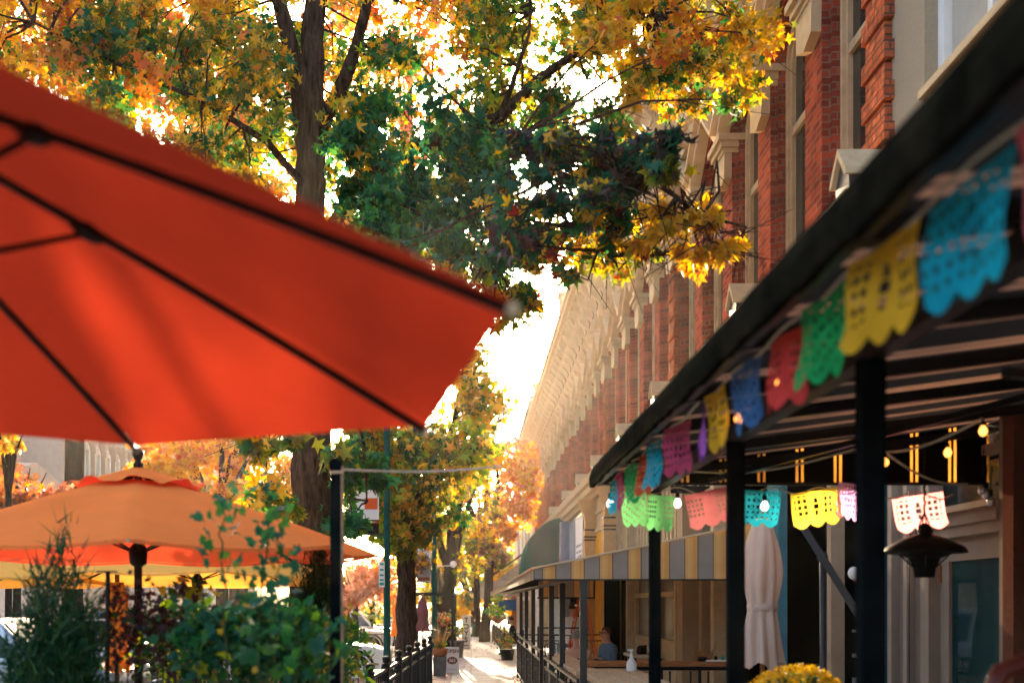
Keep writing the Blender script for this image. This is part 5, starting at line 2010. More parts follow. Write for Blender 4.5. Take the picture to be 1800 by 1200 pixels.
# ------------------------------------------------------------------ plants of the left terrace
def feathery_bush(name, label, c, n, H, spread, seed):
    r2 = np.random.default_rng(seed)
    t = thing(name, label, 'bush', (c[0], c[1], 0))
    mb = MB()
    stems = []
    for k in range(70):
        a, q = r2.uniform(0, 6.28), r2.random() ** .6
        tx, ty = spread * q * math.cos(a), spread * .8 * q * math.sin(a)
        hz = H * (1 - .40 * q * q) * r2.uniform(.78, 1.08)
        b0 = Vector((tx * .25, ty * .25, 0))
        p1 = Vector((tx * .6, ty * .6, hz * .6))
        p2 = Vector((tx, ty, hz))
        mb.tube([b0, b0.lerp(p1, .5) , p1, p2], [.008, .007, .005, .002], 4, cap=False)
        stems.append((b0, p1, p2))
    mb.build('stems', M['stem'], t)
    P0, D_, L_ = [], [], []
    vs = np.zeros((n * 3, 3))
    for i in range(n):
        b0, p1, p2 = stems[int(r2.integers(len(stems)))]
        f = r2.random() ** .75
        p = b0.lerp(p1, f * 2) if f < .5 else p1.lerp(p2, f * 2 - 1)
        p = np.array(p) + r2.normal(size=3) * .035
        d = r2.normal(size=3) * .55 + np.array([p[0] * .9, p[1] * .9, 1.0])
        d /= np.linalg.norm(d)
        s = np.cross(d, r2.normal(size=3))
        s /= np.linalg.norm(s)
        l = r2.uniform(.06, .15)
        vs[i * 3] = p - s * .0048
        vs[i * 3 + 1] = p + s * .0048
        vs[i * 3 + 2] = p + d * l + np.array([0, 0, -.01])
    me = bpy.data.meshes.new('foliage')
    me.from_pydata(vs.tolist(), [], np.arange(n * 3).reshape(-1, 3).tolist())
    me.materials.append(M['needle'])
    o = bpy.data.objects.new('foliage', me)
    col.objects.link(o)
    o.parent = t
    return t


feathery_bush('feathery_bush', 'dark green feathery bush with fine needles at the lower left corner', (-1.85, 5.1), 22000, 1.95, .25, 4)
feathery_bush('feathery_bush', 'dark columnar needle shrub in front of the big trunk', (-.99, 7.3), 26000, 2.12, .17, 9)


def vine(name, label, base, paths, nleaf, size, pal, seed, spread=.12, shape=HEART, cat='vine', group='climbing vines of the left terrace'):
    r2 = random.Random(seed)
    t = thing(name, label, cat, base, 0, group)
    b = Vector(base)
    mb = MB()
    pos = []
    for pth in paths:
        pts = [Vector(p) - b for p in pth]
        fine = []
        for i in range(len(pts) - 1):
            for k in range(6):
                q = pts[i].lerp(pts[i + 1], k / 6) + Vector((r2.uniform(-.012, .012), r2.uniform(-.012, .012), 0))
                fine.append(q)
        fine.append(pts[-1])
        mb.tube(fine, [.006 - .004 * i / len(fine) for i in range(len(fine))], 5)
        for k in range(int(nleaf / len(paths))):
            f = r2.random() ** .9
            q = fine[min(len(fine) - 1, int(f * len(fine)))]
            s = spread * (1.1 - .7 * f)
            pos.append(tuple(q + Vector((r2.gauss(0, s), r2.gauss(0, s), r2.gauss(0, s * .7)))))
    mb.build('stems', M['stem'], t)
    pos = np.array(pos)
    pos[:, 2] = np.maximum(pos[:, 2], .02 - b.z)
    leaf_mesh('foliage', pos, size * rng.uniform(.6, 1.35, len(pos)), pick(pal, len(pos)), LMATS, shape, t, .6)
    return t


def vp(px, py, D):
    return at(px, py, D)


D = 4.6
vine('vine', 'tall thin green vine rising in front of the orange umbrella', (at(460, 0, D).x, D, 0),
     [[(at(455, 0, D).x, D, .05), vp(450, 1120, D), vp(462, 1000, D), vp(475, 900, D), vp(468, 845, D)],
      [(at(465, 0, D).x, D + .1, .05), vp(480, 1130, D), vp(490, 1020, D), vp(487, 940, D)],
      [(at(440, 0, D).x, D, .05), vp(400, 1130, D), vp(395, 1010, D), vp(388, 925, D), vp(402, 872, D)]], 190, .034, 'blue:5 green:3 gold:.2', 3, .085)
D = 5.0
vine('vine', 'leafy dark green vines filling the trellis below the orange umbrella', (at(420, 0, D).x, D, 0),
     [[(at(x, 0, D).x, D + .1 * (k % 3), .05), vp(x + 10, 1180, D), vp(x - 8, 1120, D), vp(x + 6, 1060 + 14 * (k % 4), D)] for k, x in enumerate(range(340, 560, 22))], 1100, .034, 'blue:4 green:5 lime:.6 gold:.25', 5, .10)
D = 5.6
vine('shrub', 'burgundy leaved shrub between dark pole and green vines', (at(285, 0, D).x, D, 0),
     [[(at(x, 0, D).x, D + .1 * (k % 3), .05), vp(x + 8, 1170, D), vp(x - 5, 1110, D), vp(x + 4, 1030 + 22 * (k % 3), D)] for k, x in enumerate(range(200, 370, 20))], 1300, .030, 'burg:6 green:2 plum:1 red:.6', 7, .095, STAR, 'shrub', 'shrubs of the left terrace')
D = 6.2
vine('shrub', 'olive green small leaved shrub filling the terrace edge behind the vines', (at(400, 0, D).x, D, 0),
     [[(at(x, 0, D).x, D + .2 * (k % 3), .05), vp(x + 8, 1180, D), vp(x - 5, 1130, D), vp(x + 4, 1075 + 12 * (k % 3), D)] for k, x in enumerate(range(270, 600, 18))], 3600, .028, 'olive:4 green:4 lime:1', 8, .11, BLADE, 'shrub', 'shrubs of the left terrace')
D = 7.0
vine('shrub', 'bright lime leaved sprig standing behind the pole of the orange umbrella', (at(330, 0, D).x, D, 0),
     [[(at(x, 0, D).x, D, .05), vp(x, 1120, D), vp(x + 6, 1050, D), vp(x - 3, 1025, D)] for x in (305, 330, 350)], 70, .05, 'lime:3 green:1', 12, .08, HEART, 'shrub', 'shrubs of the left terrace')
D = 4.3
vine('vine', 'large leaved vine low in the foreground by the corner post', (at(540, 0, D).x, D, 0),
     [[(at(x, 0, D).x, D, .05), vp(x, 1190, D), vp(x + 10, 1140, D), vp(x + 4, 1105, D)] for x in (470, 520, 555, 575)], 60, .042, 'green:4 blue:2 lime:.4', 13, .10)
vine('shrub', 'green shrub right of the corner post before the white car', (at(620, 0, 9).x, 9, 0),
     [[(at(x, 0, 9).x, 9, .05), vp(x, 1190, 9), vp(x + 4, 1130, 9), vp(x + 2, 1100, 9)] for x in (605, 615, 628)], 260, .05, 'green:4 lime:1 olive:2', 14, .10, BLADE, 'shrub', 'shrubs of the left terrace')
# trellis stakes
for k, (px, py, D, lb) in enumerate(((186, 1005, 5.5, 'dark wooden stake beside the feathery bush with a flat top'), (202, 1148, 5.7, 'short dark stake below the folded amber umbrella'))):
    p = at(px, py, D)
    s = MB().tube([(0, 0, 0), (.01, 0, p.z)], .012, 8)
    if k == 0:
        s.box(-.04, .05, -.02, .02, p.z, p.z + .006)
    tag(s.build('stake', M['bronze'], None, loc=(p.x, D, 0)), lb, 'stake', 'stakes in the left terrace')
# low metal fence at the far left, behind the bush
t = railing('terrace_fence', 'black metal terrace fence at the left edge behind the feathery bush', (-4.6, 8.6, 0), (-1.9, 8.6, 0), 1.02, .10, (0, .5, 1), group='black terrace fences')
# iron fence with ball finials along the sidewalk
IF = thing('iron_fence', 'black iron fence with ball finials receding past the second tree', 'fence', (-1.1, 12.4, 0), 0, 'black terrace fences')
a, b = Vector((0, 0, 0)), Vector((.28, 10.4, 0))
MB().bar((0, 0, .93), b + Vector((0, 0, .93)), .045, .04).bar((0, 0, .78), b + Vector((0, 0, .78)), .03).bar((0, 0, .12), b + Vector((0, 0, .12)), .03).build('rail', M['iron'], IF)
mb = MB()
mb.bar((0, 0, .2), b + Vector((0, 0, .2)), .014)
for k in range(1, 48):
    p = b * (k / 48)
    if k % 8:
        mb.bar(p + Vector((0, 0, .12)), p + Vector((0, 0, .95)), .016)
        if k % 2 == 0:
            pts = [p + Vector((0, .06 * math.cos(a_), .855 + .06 * math.sin(a_))) for a_ in [2 * math.pi * q / 8 for q in range(9)]]
            mb.tube(pts, .008, 4)
mb.build('pickets', M['iron'], IF)
fp0 = None
for k in range(7):
    if fp0 is None:
        fp0 = MB().box(-.045, .045, -.045, .045, 0, .98).lathe([(.05, .98), (.055, 1.0), (.03, 1.015), (.045, 1.04), (.055, 1.065), (.045, 1.09), (.0, 1.11)], (0, 0, 0), 12, cap=False).build('fence_post', M['iron'], IF)
    else:
        c = fp0.copy()
        col.objects.link(c)
        c.parent = IF
        c.location = b * (k / 6)

# ------------------------------------------------------------------ street lamps posts with banners
def lamp_post(label, x, y, h, r=.06, lantern=True):
    t = thing('lamp_post', label, 'lamp post', (x, y, 0), 0, 'green lamp posts along the kerb')
    n = 16
    mb = MB()
    vs, fs = [], []
    prof = [(r * 2.3, 0), (r * 2.3, .12), (r * 1.9, .16), (r * 1.8, .6), (r * 1.3, .72), (r * 1.15, .8), (r, 1.0), (r * .85, h)]
    for q, z in prof:
        for j in range(n * 2):
            a_ = math.pi * j / n
            rr = q * (1 - .10 * (j % 2))
            vs.append((rr * math.cos(a_), rr * math.sin(a_), z))
    m2 = n * 2
    for i in range(len(prof) - 1):
        for j in range(m2):
            fs.append((i * m2 + j, i * m2 + (j + 1) % m2, (i + 1) * m2 + (j + 1) % m2, (i + 1) * m2 + j))
    mb.add(vs, fs)
    mb.build('shaft', M['green_post'], t)
    if lantern:
        MB().lathe([(r * .9, h), (r * 1.6, h + .05), (r * 1.2, h + .12), (.13, h + .16), (.13, h + .18)], (0, 0, 0), 16).build('collar', M['green_post'], t)
        MB().lathe([(.12, h + .18), (.19, h + .38), (.17, h + .60), (.08, h + .72)], (0, 0, 0), 18).build('globe', M['lens'], t, True)
        MB().lathe([(.09, h + .72), (.06, h + .78), (.015, h + .88)], (0, 0, 0), 12).build('finial', M['green_post'], t)
    return t


LA = lamp_post('dark green fluted lamp post with banner and parking sign before the white car', at(680, 0, 20).x, 20, 6.2)
LB = lamp_post('green lamp post farther along with a framed picture banner', at(763, 0, 40).x, 40, 7.2, .085)
LC = lamp_post('green lamp post farthest along beside the toy shop sign', at(836, 0, 60).x, 60, 5.5, .11)


def flat_sign(name, label, cat, px0, py0, px1, py1, D, mat, thick=.02):
    """flat board facing up the street between two corners"""
    a_, b_ = at(px0, py1, D), at(px1, py0, D)
    c = (a_ + b_) / 2
    t = thing(name, label, cat, c)
    w_, h_ = (b_.x - a_.x), (b_.z - a_.z)
    MB().box(-w_ / 2, w_ / 2, 0, thick, -h_ / 2, h_ / 2).build('board', M[mat], t)
    return t, w_, h_


def put_text(t, body, size, mat, x, z, y=-.004, bold=True):
    o = text_mesh(body, size, M[mat], t, font_bold=bold)
    o.rotation_euler = (R(90), 0, 0)
    o.location = (x, y, z)
    return o


# banner on the first post
t, w_, h_ = flat_sign('street_banner', 'pale street banner with red and orange print and LENT lettering on the near lamp post', 'banner', 612, 848, 666, 938, 20, 'sign_white', .012)
mb = MB()
mb.box(-w_ / 2, w_ / 2, -.003, -.001, -h_ / 2, -h_ / 2 + .20 * h_)
mb.build('dark_band', M['ink'], t)
MB().box(.02, w_ / 2 - .02, -.003, -.001, -.02 * h_, .20 * h_).build('orange_print', M['orange_ladder'], t)
MB().lathe([(0, 0), (.045, 0), (.045, .002), (0, .002)], (0, 0, 0), 16, cap=False).build('red_print', M['red_ink'], t)
o = t.children[-1]
o.rotation_euler = (R(90), 0, 0)
o.location = (w_ / 2 - .07, -.001, h_ * .36)
mb = MB()
for k in range(3):
    mb.add([(-w_ / 2 + .04 * k, -.004, -h_ / 2), (-w_ / 2 + .04 * k + .025, -.004, -h_ / 2), (-w_ / 2 + .04 * k + .14, -.004, -h_ / 2 + .34), (-w_ / 2 + .04 * k + .12, -.004, -h_ / 2 + .34)], [(0, 1, 2, 3)])
mb.build('diagonal_stripes', M['red_ink'], t)
MB().box(-.16, w_ / 2, -.003, -.001, -.34 * h_, -.22 * h_).build('name_band', M['brown_ink'], t)
put_text(t, 'LENT', .085, 'white_ink', .05, -.28 * h_, -.006)
MB().bar((-w_ / 2 - .02, .02, h_ / 2 + .012), (w_ / 2 + .16, .02, h_ / 2 + .012), .02).bar((-w_ / 2 - .02, .02, -h_ / 2 - .012), (w_ / 2 + .16, .02, -h_ / 2 - .012), .02).build('banner_arm', M['iron'], t)
# green and white parking sign
t, w_, h_ = flat_sign('parking_sign', 'narrow white parking sign with green print on the near lamp post', 'sign', 666, 986, 676, 1031, 19.85, 'sign_white')
mb = MB()
for z in (.38, .16, -.05, -.24):
    mb.box(-w_ * .36, w_ * .36, -.004, -.001, z * h_ - .012, z * h_ + .022)
mb.box(-w_ * .4, w_ * .4, -.004, -.001, -.44 * h_, -.32 * h_)
mb.build('printed_marks', M['green_ink'], t)
# picture banner on the second post
t, w_, h_ = flat_sign('street_banner', 'framed banner with a diagonal red picture on the second lamp post', 'banner', 734, 960, 757, 1022, 40, 'bluegrey', .015)
MB().box(-w_ / 2, w_ / 2, -.004, -.001, .18 * h_, .46 * h_).build('title_band', M['sign_white'], t)
mb = MB()
for r_, z in enumerate((.38, .27)):
    for k in range(5):
        mb.box(-w_ * .4 + k * w_ * .165, -w_ * .4 + k * w_ * .165 + w_ * .1, -.007, -.004, z * h_ - .03, z * h_ + .03)
mb.build('printed_marks', M['bluegrey'], t)
mb = MB()
mb.add([(-w_ * .35, -.006, -h_ * .30), (-w_ * .25, -.006, -h_ * .32), (w_ * .18, -.006, h_ * .10), (w_ * .02, -.006, h_ * .14)], [(0, 1, 2, 3)])
mb.add([(w_ * .0, -.006, h_ * .05), (w_ * .40, -.006, -h_ * .02), (w_ * .40, -.006, h_ * .06), (w_ * .05, -.006, h_ * .13)], [(0, 1, 2, 3)])
mb.build('picture', M['red_ink'], t)
mb = MB().box(-w_ / 2 - .02, w_ / 2, -.01, .02, -h_ / 2 - .03, -h_ / 2).box(-w_ / 2 - .02, w_ / 2 + .1, -.01, .02, h_ / 2, h_ / 2 + .03).box(-w_ / 2 - .03, -w_ / 2, -.01, .02, -h_ / 2, h_ / 2)
mb.build('banner_frame', M['iron'], t)
MB().box(-w_ * .45, w_ * .45, -.004, -.001, -.47 * h_, -.37 * h_).build('foot_band', M['brown_ink'], t)
mb = MB().bar((at(764, 0, 40).x + .05, 40, at(0, 995, 40).z), (at(795, 0, 40).x, 40, at(0, 993, 40).z), .03)
mb.ball((at(797, 0, 40).x, 40, at(0, 991, 40).z), .12, 10)
tag(mb.build('side_lamp', M['lens']), 'small side lamp on an arm right of the second lamp post', 'lamp')

# standing signs on the sidewalk
a_, b_ = at(812, 1138, 44), at(827, 1081, 44)
t = thing('standing_sign', 'tall narrow white sign with TOYS written downwards', 'sign', ((a_.x + b_.x) / 2, 44, 0))
w_, h_ = (b_.x - a_.x), 1.30
MB().box(-w_ / 2, w_ / 2, -.05, .05, .02, h_).build('board', M['sign_white'], t)
MB().box(-w_ / 2 + .02, w_ / 2 - .02, -.16, .16, 0, .02).build('foot', M['iron'], t)
for ch_, z in zip('TOYS', (1.10, .85, .60, .35)):
    put_text(t, ch_, .27, 'ink', 0, z, -.054)
MB().box(-.1, .1, -.053, -.051, .10, .16).build('small_print', M['bluegrey'], t)
a_, b_ = at(783, 1181, 28.6), at(807, 1136, 28.6)
t = thing('standing_sign', 'white A frame sign reading OPEN beside the planter', 'sign', ((a_.x + b_.x) / 2, 28.6, 0))
w_, h_ = (b_.x - a_.x), .66
bo = MB().box(-w_ / 2, w_ / 2, -.01, .01, 0, h_).build('board', M['sign_white'], t)
bo2 = MB().bar((-w_ / 2 + .02, .02, h_ * .96), (-w_ / 2 + .02, .22, 0), .02).bar((w_ / 2 - .02, .02, h_ * .96), (w_ / 2 - .02, .22, 0), .02).build('rear_leg', M['white'], t)
put_text(t, 'OPEN', .125, 'brown_ink', 0, .55, -.013)
ov = MB().lathe([(0, 0), (.13, 0), (.13, .003), (0, .003)], (0, 0, 0), 24, cap=False).build('brown_oval', M['brown_ink'], t)
ov.rotation_euler = (R(90), 0, 0)
ov.scale = (1, .72, 1)
ov.location = (0, -.011, .32)
put_text(t, '363', .11, 'sign_white', 0, .32, -.017)
mb = MB()
for k in range(6):
    mb.box(-.12 + k * .042, -.12 + k * .042 + .03, -.013, -.011, .09, .105)
mb.build('small_print', M['bluegrey'], t)
# planter with grasses
pl_ = at(773, 0, 27.6)
t = thing('stacked_planter', 'terracotta bowl with grasses on a square grey pedestal by the OPEN sign', 'planter', (pl_.x, 27.6, 0))
MB().prism([(-.15, 0), (.15, 0), (.165, .47), (-.165, .47)], 1, -.16, .16).build('pedestal', M['barrel'], t)
MB().lathe([(.12, .472), (.17, .50), (.19, .60), (.20, .66), (.17, .66)], (0, 0, 0), 18).build('bowl', M['terracotta'], t, True)
p = clump((0, 0, .72), .2, 160, .8)
leaf_mesh('foliage', p, .04 * rng.uniform(.6, 1.3, 160), pick('lime:2 green:3 gold:1', 160), LMATS, BLADE, t)
mb = MB()
for k in range(50):
    a_, e = random.uniform(0, 6.28), random.uniform(.9, 1.45)
    l = random.uniform(.4, .75)
    d = Vector((math.cos(a_) * math.cos(e), math.sin(a_) * math.cos(e), math.sin(e)))
    b0 = Vector((random.uniform(-.08, .08), random.uniform(-.08, .08), .66))
    mb.add([b0 - Vector((.006, 0, 0)), b0 + Vector((.006, 0, 0)), b0 + d * l], [(0, 1, 2)])
mb.build('grass', M['grass_dry'], t)
# black pergola frame and dining sets farther along
pg = thing('pergola_frame', 'open black metal pergola frame with flowers farther along the kerb', 'pergola', (-1.1, 34, 0))
for x in (-.9, .55):
    for y in (0, 3, 6):
        MB().box(x - .04, x + .04, y - .04, y + .04, 0, 2.02).build('pergola_post', M['iron'], pg)
mb = MB()
for x in (-.9, .55):
    mb.bar((x, 0, 2.05), (x, 6, 2.05), .06)
for y in (0, 3, 6):
    mb.bar((-.9, y, 2.05), (.55, y, 2.05), .06)
mb.build('top_frame', M['iron'], pg)
mb = MB()
for z in (.35, .95):
    mb.bar((.55, 0, z), (.55, 6, z), .04).bar((-.9, 0, z), (.55, 0, z), .04)
for k in range(20):
    mb.bar((.55, .3 * k, 0.05), (.55, .3 * k, .95), .02)
mb.build('side_rail', M['iron'], pg)
for k, (px, D, zz, pal, lb) in enumerate(((783, 35, 1.2, 'green:2 coral:2 red:1', 'hanging flower basket under the pergola frame, nearer one'), (797, 38.5, 1.25, 'orange:2 green:2', 'hanging flower basket under the pergola frame, farther one'))):
    c = at(px, 0, D)
    t = thing('flower_basket', lb, 'flower basket', (c.x, D, zz), 0, 'hanging flower baskets')
    MB().lathe([(.05, -.14), (.15, -.02), (.16, 0)], (0, 0, 0), 12).build('basket', M['brown_wood'], t)
    MB().tube([(0, 0, 0), (0, 0, .8)], .006, 5).build('hanger', M['iron'], t)
    leaf_mesh('foliage', clump((0, 0, .08), .24, 160, .8), .06 * rng.uniform(.6, 1.3, 160), pick(pal, 160), LMATS, BLADE, t)
potted('planter', 'planter with yellow green plants in front of the TOYS sign', (at(803, 0, 37).x, 37, 0), .25, .55, 220, .6, 'lime:2 green:3 gold:1', .06, 'barrel')
# street side rail before the parked cars
railing('kerb_railing', 'low black railing along the kerb before the parked cars', (-3.2, 33, 0), (-1.6, 33, 0), 1.0, .12, (0, .5, 1), group='black terrace fences')

# ------------------------------------------------------------------ cars
def car(label, loc, rz, paint, L=4.6, W=1.85, Hh=1.72, suv=True, group='parked cars'):
    """nose towards local +x, origin on the ground at the middle"""
    t = thing('parked_car', label, 'car', loc, rz, group)
    mb = MB()
    l = L / 2
    zc = .92 if suv else .82
    prof = [(-l, .42), (-l + .02, zc - .1), (-l + .12, zc + .02), (l * .42, zc + .06), (l * .78, zc), (l - .08, zc - .12), (l, .62), (l - .03, .36), (-l + .05, .30)]
    secs = [(-W / 2, .88), (-W / 2 * .96, .97), (-W / 4, 1.0), (W / 4, 1.0), (W / 2 * .96, .97), (W / 2, .88)]
    vs, fs = [], []
    for y, s in secs:
        for x, z in prof:
            vs.append((x * (.985 if abs(y) > W * .45 else 1), y, .3 + (z - .3) * (s if z > .6 else 1)))
    n = len(prof)
    for i in range(len(secs) - 1):
        for j in range(n):
            fs.append((i * n + j, i * n + (j + 1) % n, (i + 1) * n + (j + 1) % n, (i + 1) * n + j))
    fs.append(tuple(range(n - 1, -1, -1)))
    fs.append(tuple((len(secs) - 1) * n + j for j in range(n)))
    mb.add(vs, fs)
    b = mb.build('body', M[paint], t, bevel=.05)
    cab = [(-l + (.12 if suv else .75), zc), (-l + (.3 if suv else 1.25), Hh), (l * .12, Hh), (l * .46, zc)]
    mb = MB()
    vs, fs = [], []
    for y, ins in ((-W / 2 * .93, 0), (-W / 2 * .76, 1), (W / 2 * .76, 1), (W / 2 * .93, 0)):
        pass
    b0 = [(cab[0][0], cab[0][1]), (cab[3][0], cab[3][1])]
    vs = [(cab[0][0], -W * .47, zc), (cab[3][0], -W * .47, zc), (cab[3][0], W * .47, zc), (cab[0][0], W * .47, zc),
          (cab[1][0], -W * .39, Hh), (cab[2][0], -W * .39, Hh), (cab[2][0], W * .39, Hh), (cab[1][0], W * .39, Hh)]
    mb.add(vs, [(4, 5, 6, 7), (0, 1, 5, 4), (1, 2, 6, 5), (2, 3, 7, 6), (3, 0, 4, 7)])
    c = mb.build('cabin', M[paint], t, bevel=.04)
    # side and end panes set proud of the cabin
    g = MB()
    def pane(f0, f1, sgn):
        def pt(u, v):
            lo = Vector(vs[0]).lerp(Vector(vs[1]), u) if sgn < 0 else Vector(vs[3]).lerp(Vector(vs[2]), u)
            hi = Vector(vs[4]).lerp(Vector(vs[5]), u) if sgn < 0 else Vector(vs[7]).lerp(Vector(vs[6]), u)
            return lo.lerp(hi, v) + Vector((0, sgn * .012, .003))
        g.add([pt(f0, .12), pt(f1, .12), pt(f1, .86), pt(f0, .86)], [(0, 1, 2, 3)])
    for sgn in (-1, 1):
        pane(.05, .34, sgn)
        pane(.38, .64, sgn)
        pane(.68, .93, sgn)
    def endp(a, b_, c_, d_, off):
        q = [Vector(vs[i]) for i in (a, b_, c_, d_)]
        cen = sum(q, Vector()) / 4
        g.add([cen + (p - cen) * .84 + off for p in q], [(0, 1, 2, 3)])
    endp(1, 2, 6, 5, Vector((.014, 0, .008)))
    endp(3, 0, 4, 7, Vector((-.014, 0, .008)))
    g.build('windows', M['car_glass'], t)
    for sx in (-1, 1):
        for sy in (-1, 1):
            x = sx * L * .315
            y = sy * (W / 2 - .10)
            wq = MB()
            rr = .36
            prof_ = [(.20, -.11), (.34, -.11), (rr, -.08), (rr, .08), (.34, .11), (.20, .11)]
            wq.lathe(prof_, (0, 0, 0), 22)
            wo2 = wq.build('wheel', M['rubber'], t)
            wo2.rotation_euler = (R(90), 0, 0)
            wo2.location = (x, y, rr)
            rq = MB().lathe([(.02, .10), (.20, .115), (.235, .125), (.235, .10)], (0, 0, 0), 20)
            for q in range(5):
                a_ = 2 * math.pi * q / 5
                rq.bar((0, 0, .118), (.21 * math.cos(a_), .21 * math.sin(a_), .128), .05, .03)
            ro = rq.build('rim', M['chrome'], wo2)
            if sy > 0:
                ro.rotation_euler = (math.pi, 0, 0)
            aq = MB()
            pts = [(x + .42 * math.cos(q), sy * (W / 2 - .012), rr + .42 * math.sin(q)) for q in [math.pi * i / 12 for i in range(13)]]
            aq.tube(pts, .04, 6)
            aq.lathe([(0, -.01), (.40, -.01), (.40, .01), (0, .01)], (0, 0, 0), 20, cap=False) if False else None
            aq.build('wheel_arch', M['rubber'], t)
    for sy in (-1, 1):
        MB().ball((l - .06, sy * W * .36, zc - .14), .12, 10, sq=(.5, 1.2, .6)).build('headlight', M['lens'], t, True)
        MB().box(-l - .005, -l + .06, sy * W * .42 - .08, sy * W * .42 + .08, zc - .22, zc + .0).build('tail_light', M['red_light'], t)
        MB().ball((l * .36, sy * (W / 2 + .06), zc + .12), .09, 8, sq=(.6, 1, .7)).build('mirror', M[paint], t, True)
    MB().box(-l - .01, -l + .1, -W * .42, W * .42, .34, .5).box(l - .1, l + .01, -W * .42, W * .42, .34, .48).build('bumper', M['rubber'], t)
    return t


car('white suv parked nose to the kerb behind the near lamp post', (-4.25, 27.6, -.15), R(4), 'car_white', 4.7, 1.9, 1.78)
car('white car in the middle distance, roof seen past the second trunk', (-5.1, 42, -.15), R(4), 'car_white', 4.5, 1.85, 1.6)
car('white car far off on the street beyond the plum umbrella', (-5.2, 50, -.15), R(4), 'car_white', 4.5, 1.8, 1.6, False)
car('silver estate car at the left edge behind the feathery bush', (-8.1, 19.5, -.15), R(-3), 'car_silver', 4.8, 1.85, 1.66)
car('blue car across the street behind the burgundy shrub', (-10.5, 36, -.15), R(90), 'car_blue', 4.5, 1.8, 1.65)
car('silver car across the street beyond the vines', (-9.6, 30, -.15), R(90), 'car_silver', 4.5, 1.8, 1.5, False)
car('white car across the street seen below the yellow umbrella', (-7.6, 33, -.15), R(10), 'car_white', 4.5, 1.8, 1.5, False)

# ------------------------------------------------------------------ white classical building across the street
WB = thing('white_building', 'pale stone classical building with arched windows across the street', 'building', (-16, 40, 0))
MB().box(-12, 0, 4.6, 40, 0, 11.4).box(-12, .35, 4.4, 40.2, 10.2, 10.5).box(-12, .2, 4.5, 40.1, 11.4, 11.9).box(-12, .15, 4.5, 40, 4.6, 4.95).build('wall', M['offwhite'], WB)
MB().box(-12, .9, -7, 4.35, 0, 5.0).build('wing_wall', M['white'], WB)
MB().prism([(-7.3, 5.0), (4.3, 5.0), (4.3, 5.35), (-1.5, 6.5), (-7.3, 5.35)], 0, -10, 1.3).build('portico_roof', M['offwhite'], WB)
MB().box(.9, 1.45, -7.3, 4.34, 4.75, 5.02).box(.9, 1.2, -7.3, 4.3, 4.3, 4.72).build('wing_cornice', M['cream'], WB)
MB().box(-12, -3, -8, 4.3, 5.0, 9.2).box(-12, -2.8, -8.1, 4.35, 9.2, 9.6).build('rear_wall', M['offwhite'], WB)
proto_w = None
for k in range(24):
    y = 5.6 + k * 1.35
    if proto_w is None:
        ap = arch_pts(.34, .36, 7.9)
        g = MB().prism([(-.34, 5.4)] + ap[::-1] + [(.34, 5.4)], 0, .0, .04)
        proto_w = g.build('arched_window', pmat('sea_green_blind', (.16, .36, .31), .5), WB)
        fr = MB()
        arch_ring(fr, .34, .46, 5.3, 7.9, .36, .50, -.0, .14)
        fr.box(0, .2, -.47, .47, 5.15, 5.3)
        fr.build('window_surround', M['white'], proto_w)
        sc2 = MB().box(.02, .3, -.80, -.56, 5.0, 8.8).box(.02, .36, -.84, -.5, 8.0, 8.25)
        for q in range(3):
            sc2.tube([(.3, -.74 + .06 * q, 8.3), (.36, -.74 + .06 * q, 8.7)], .03, 5)
        sc2.build('half_column', M['offwhite'], proto_w)
        proto_w.location = (0, y, 0)
    else:
        c = copy_tree(proto_w, WB)
        c.location = (0, y, 0)
# far street fronts closing the view on the left
for k, (x, y0, y1, h, mt, lb) in enumerate(((-16.5, 86, 112, 9, 'stucco', 'tan block far down the left side of the street'), (-15.5, 10, 30, 8, 'brick', 'red brick block across the street at the far left'))):
    b = thing('shop_block', lb, 'building', (x, y0, 0), 0, 'blocks across the street')
    MB().box(-10, 0, 0, y1 - y0, 0, h).box(-10, .3, -.1, y1 - y0 + .1, h, h + .4).build('wall', M[mt], b)
    y = 1.2
    while y < y1 - y0 - 1.5:
        f = MB().box(.0, .06, y, y + 1.1, 4.6, 6.8).build('window', M['white'], b)
        MB().box(.06, .07, y + .1, y + 1.0, 4.7, 6.7).build('pane', M['win_glass'], f)
        y += 2.2
    MB().box(.0, .06, .6, y1 - y0 - .6, .5, 3.1).build('shop_glass', M['shop_glass'], b)
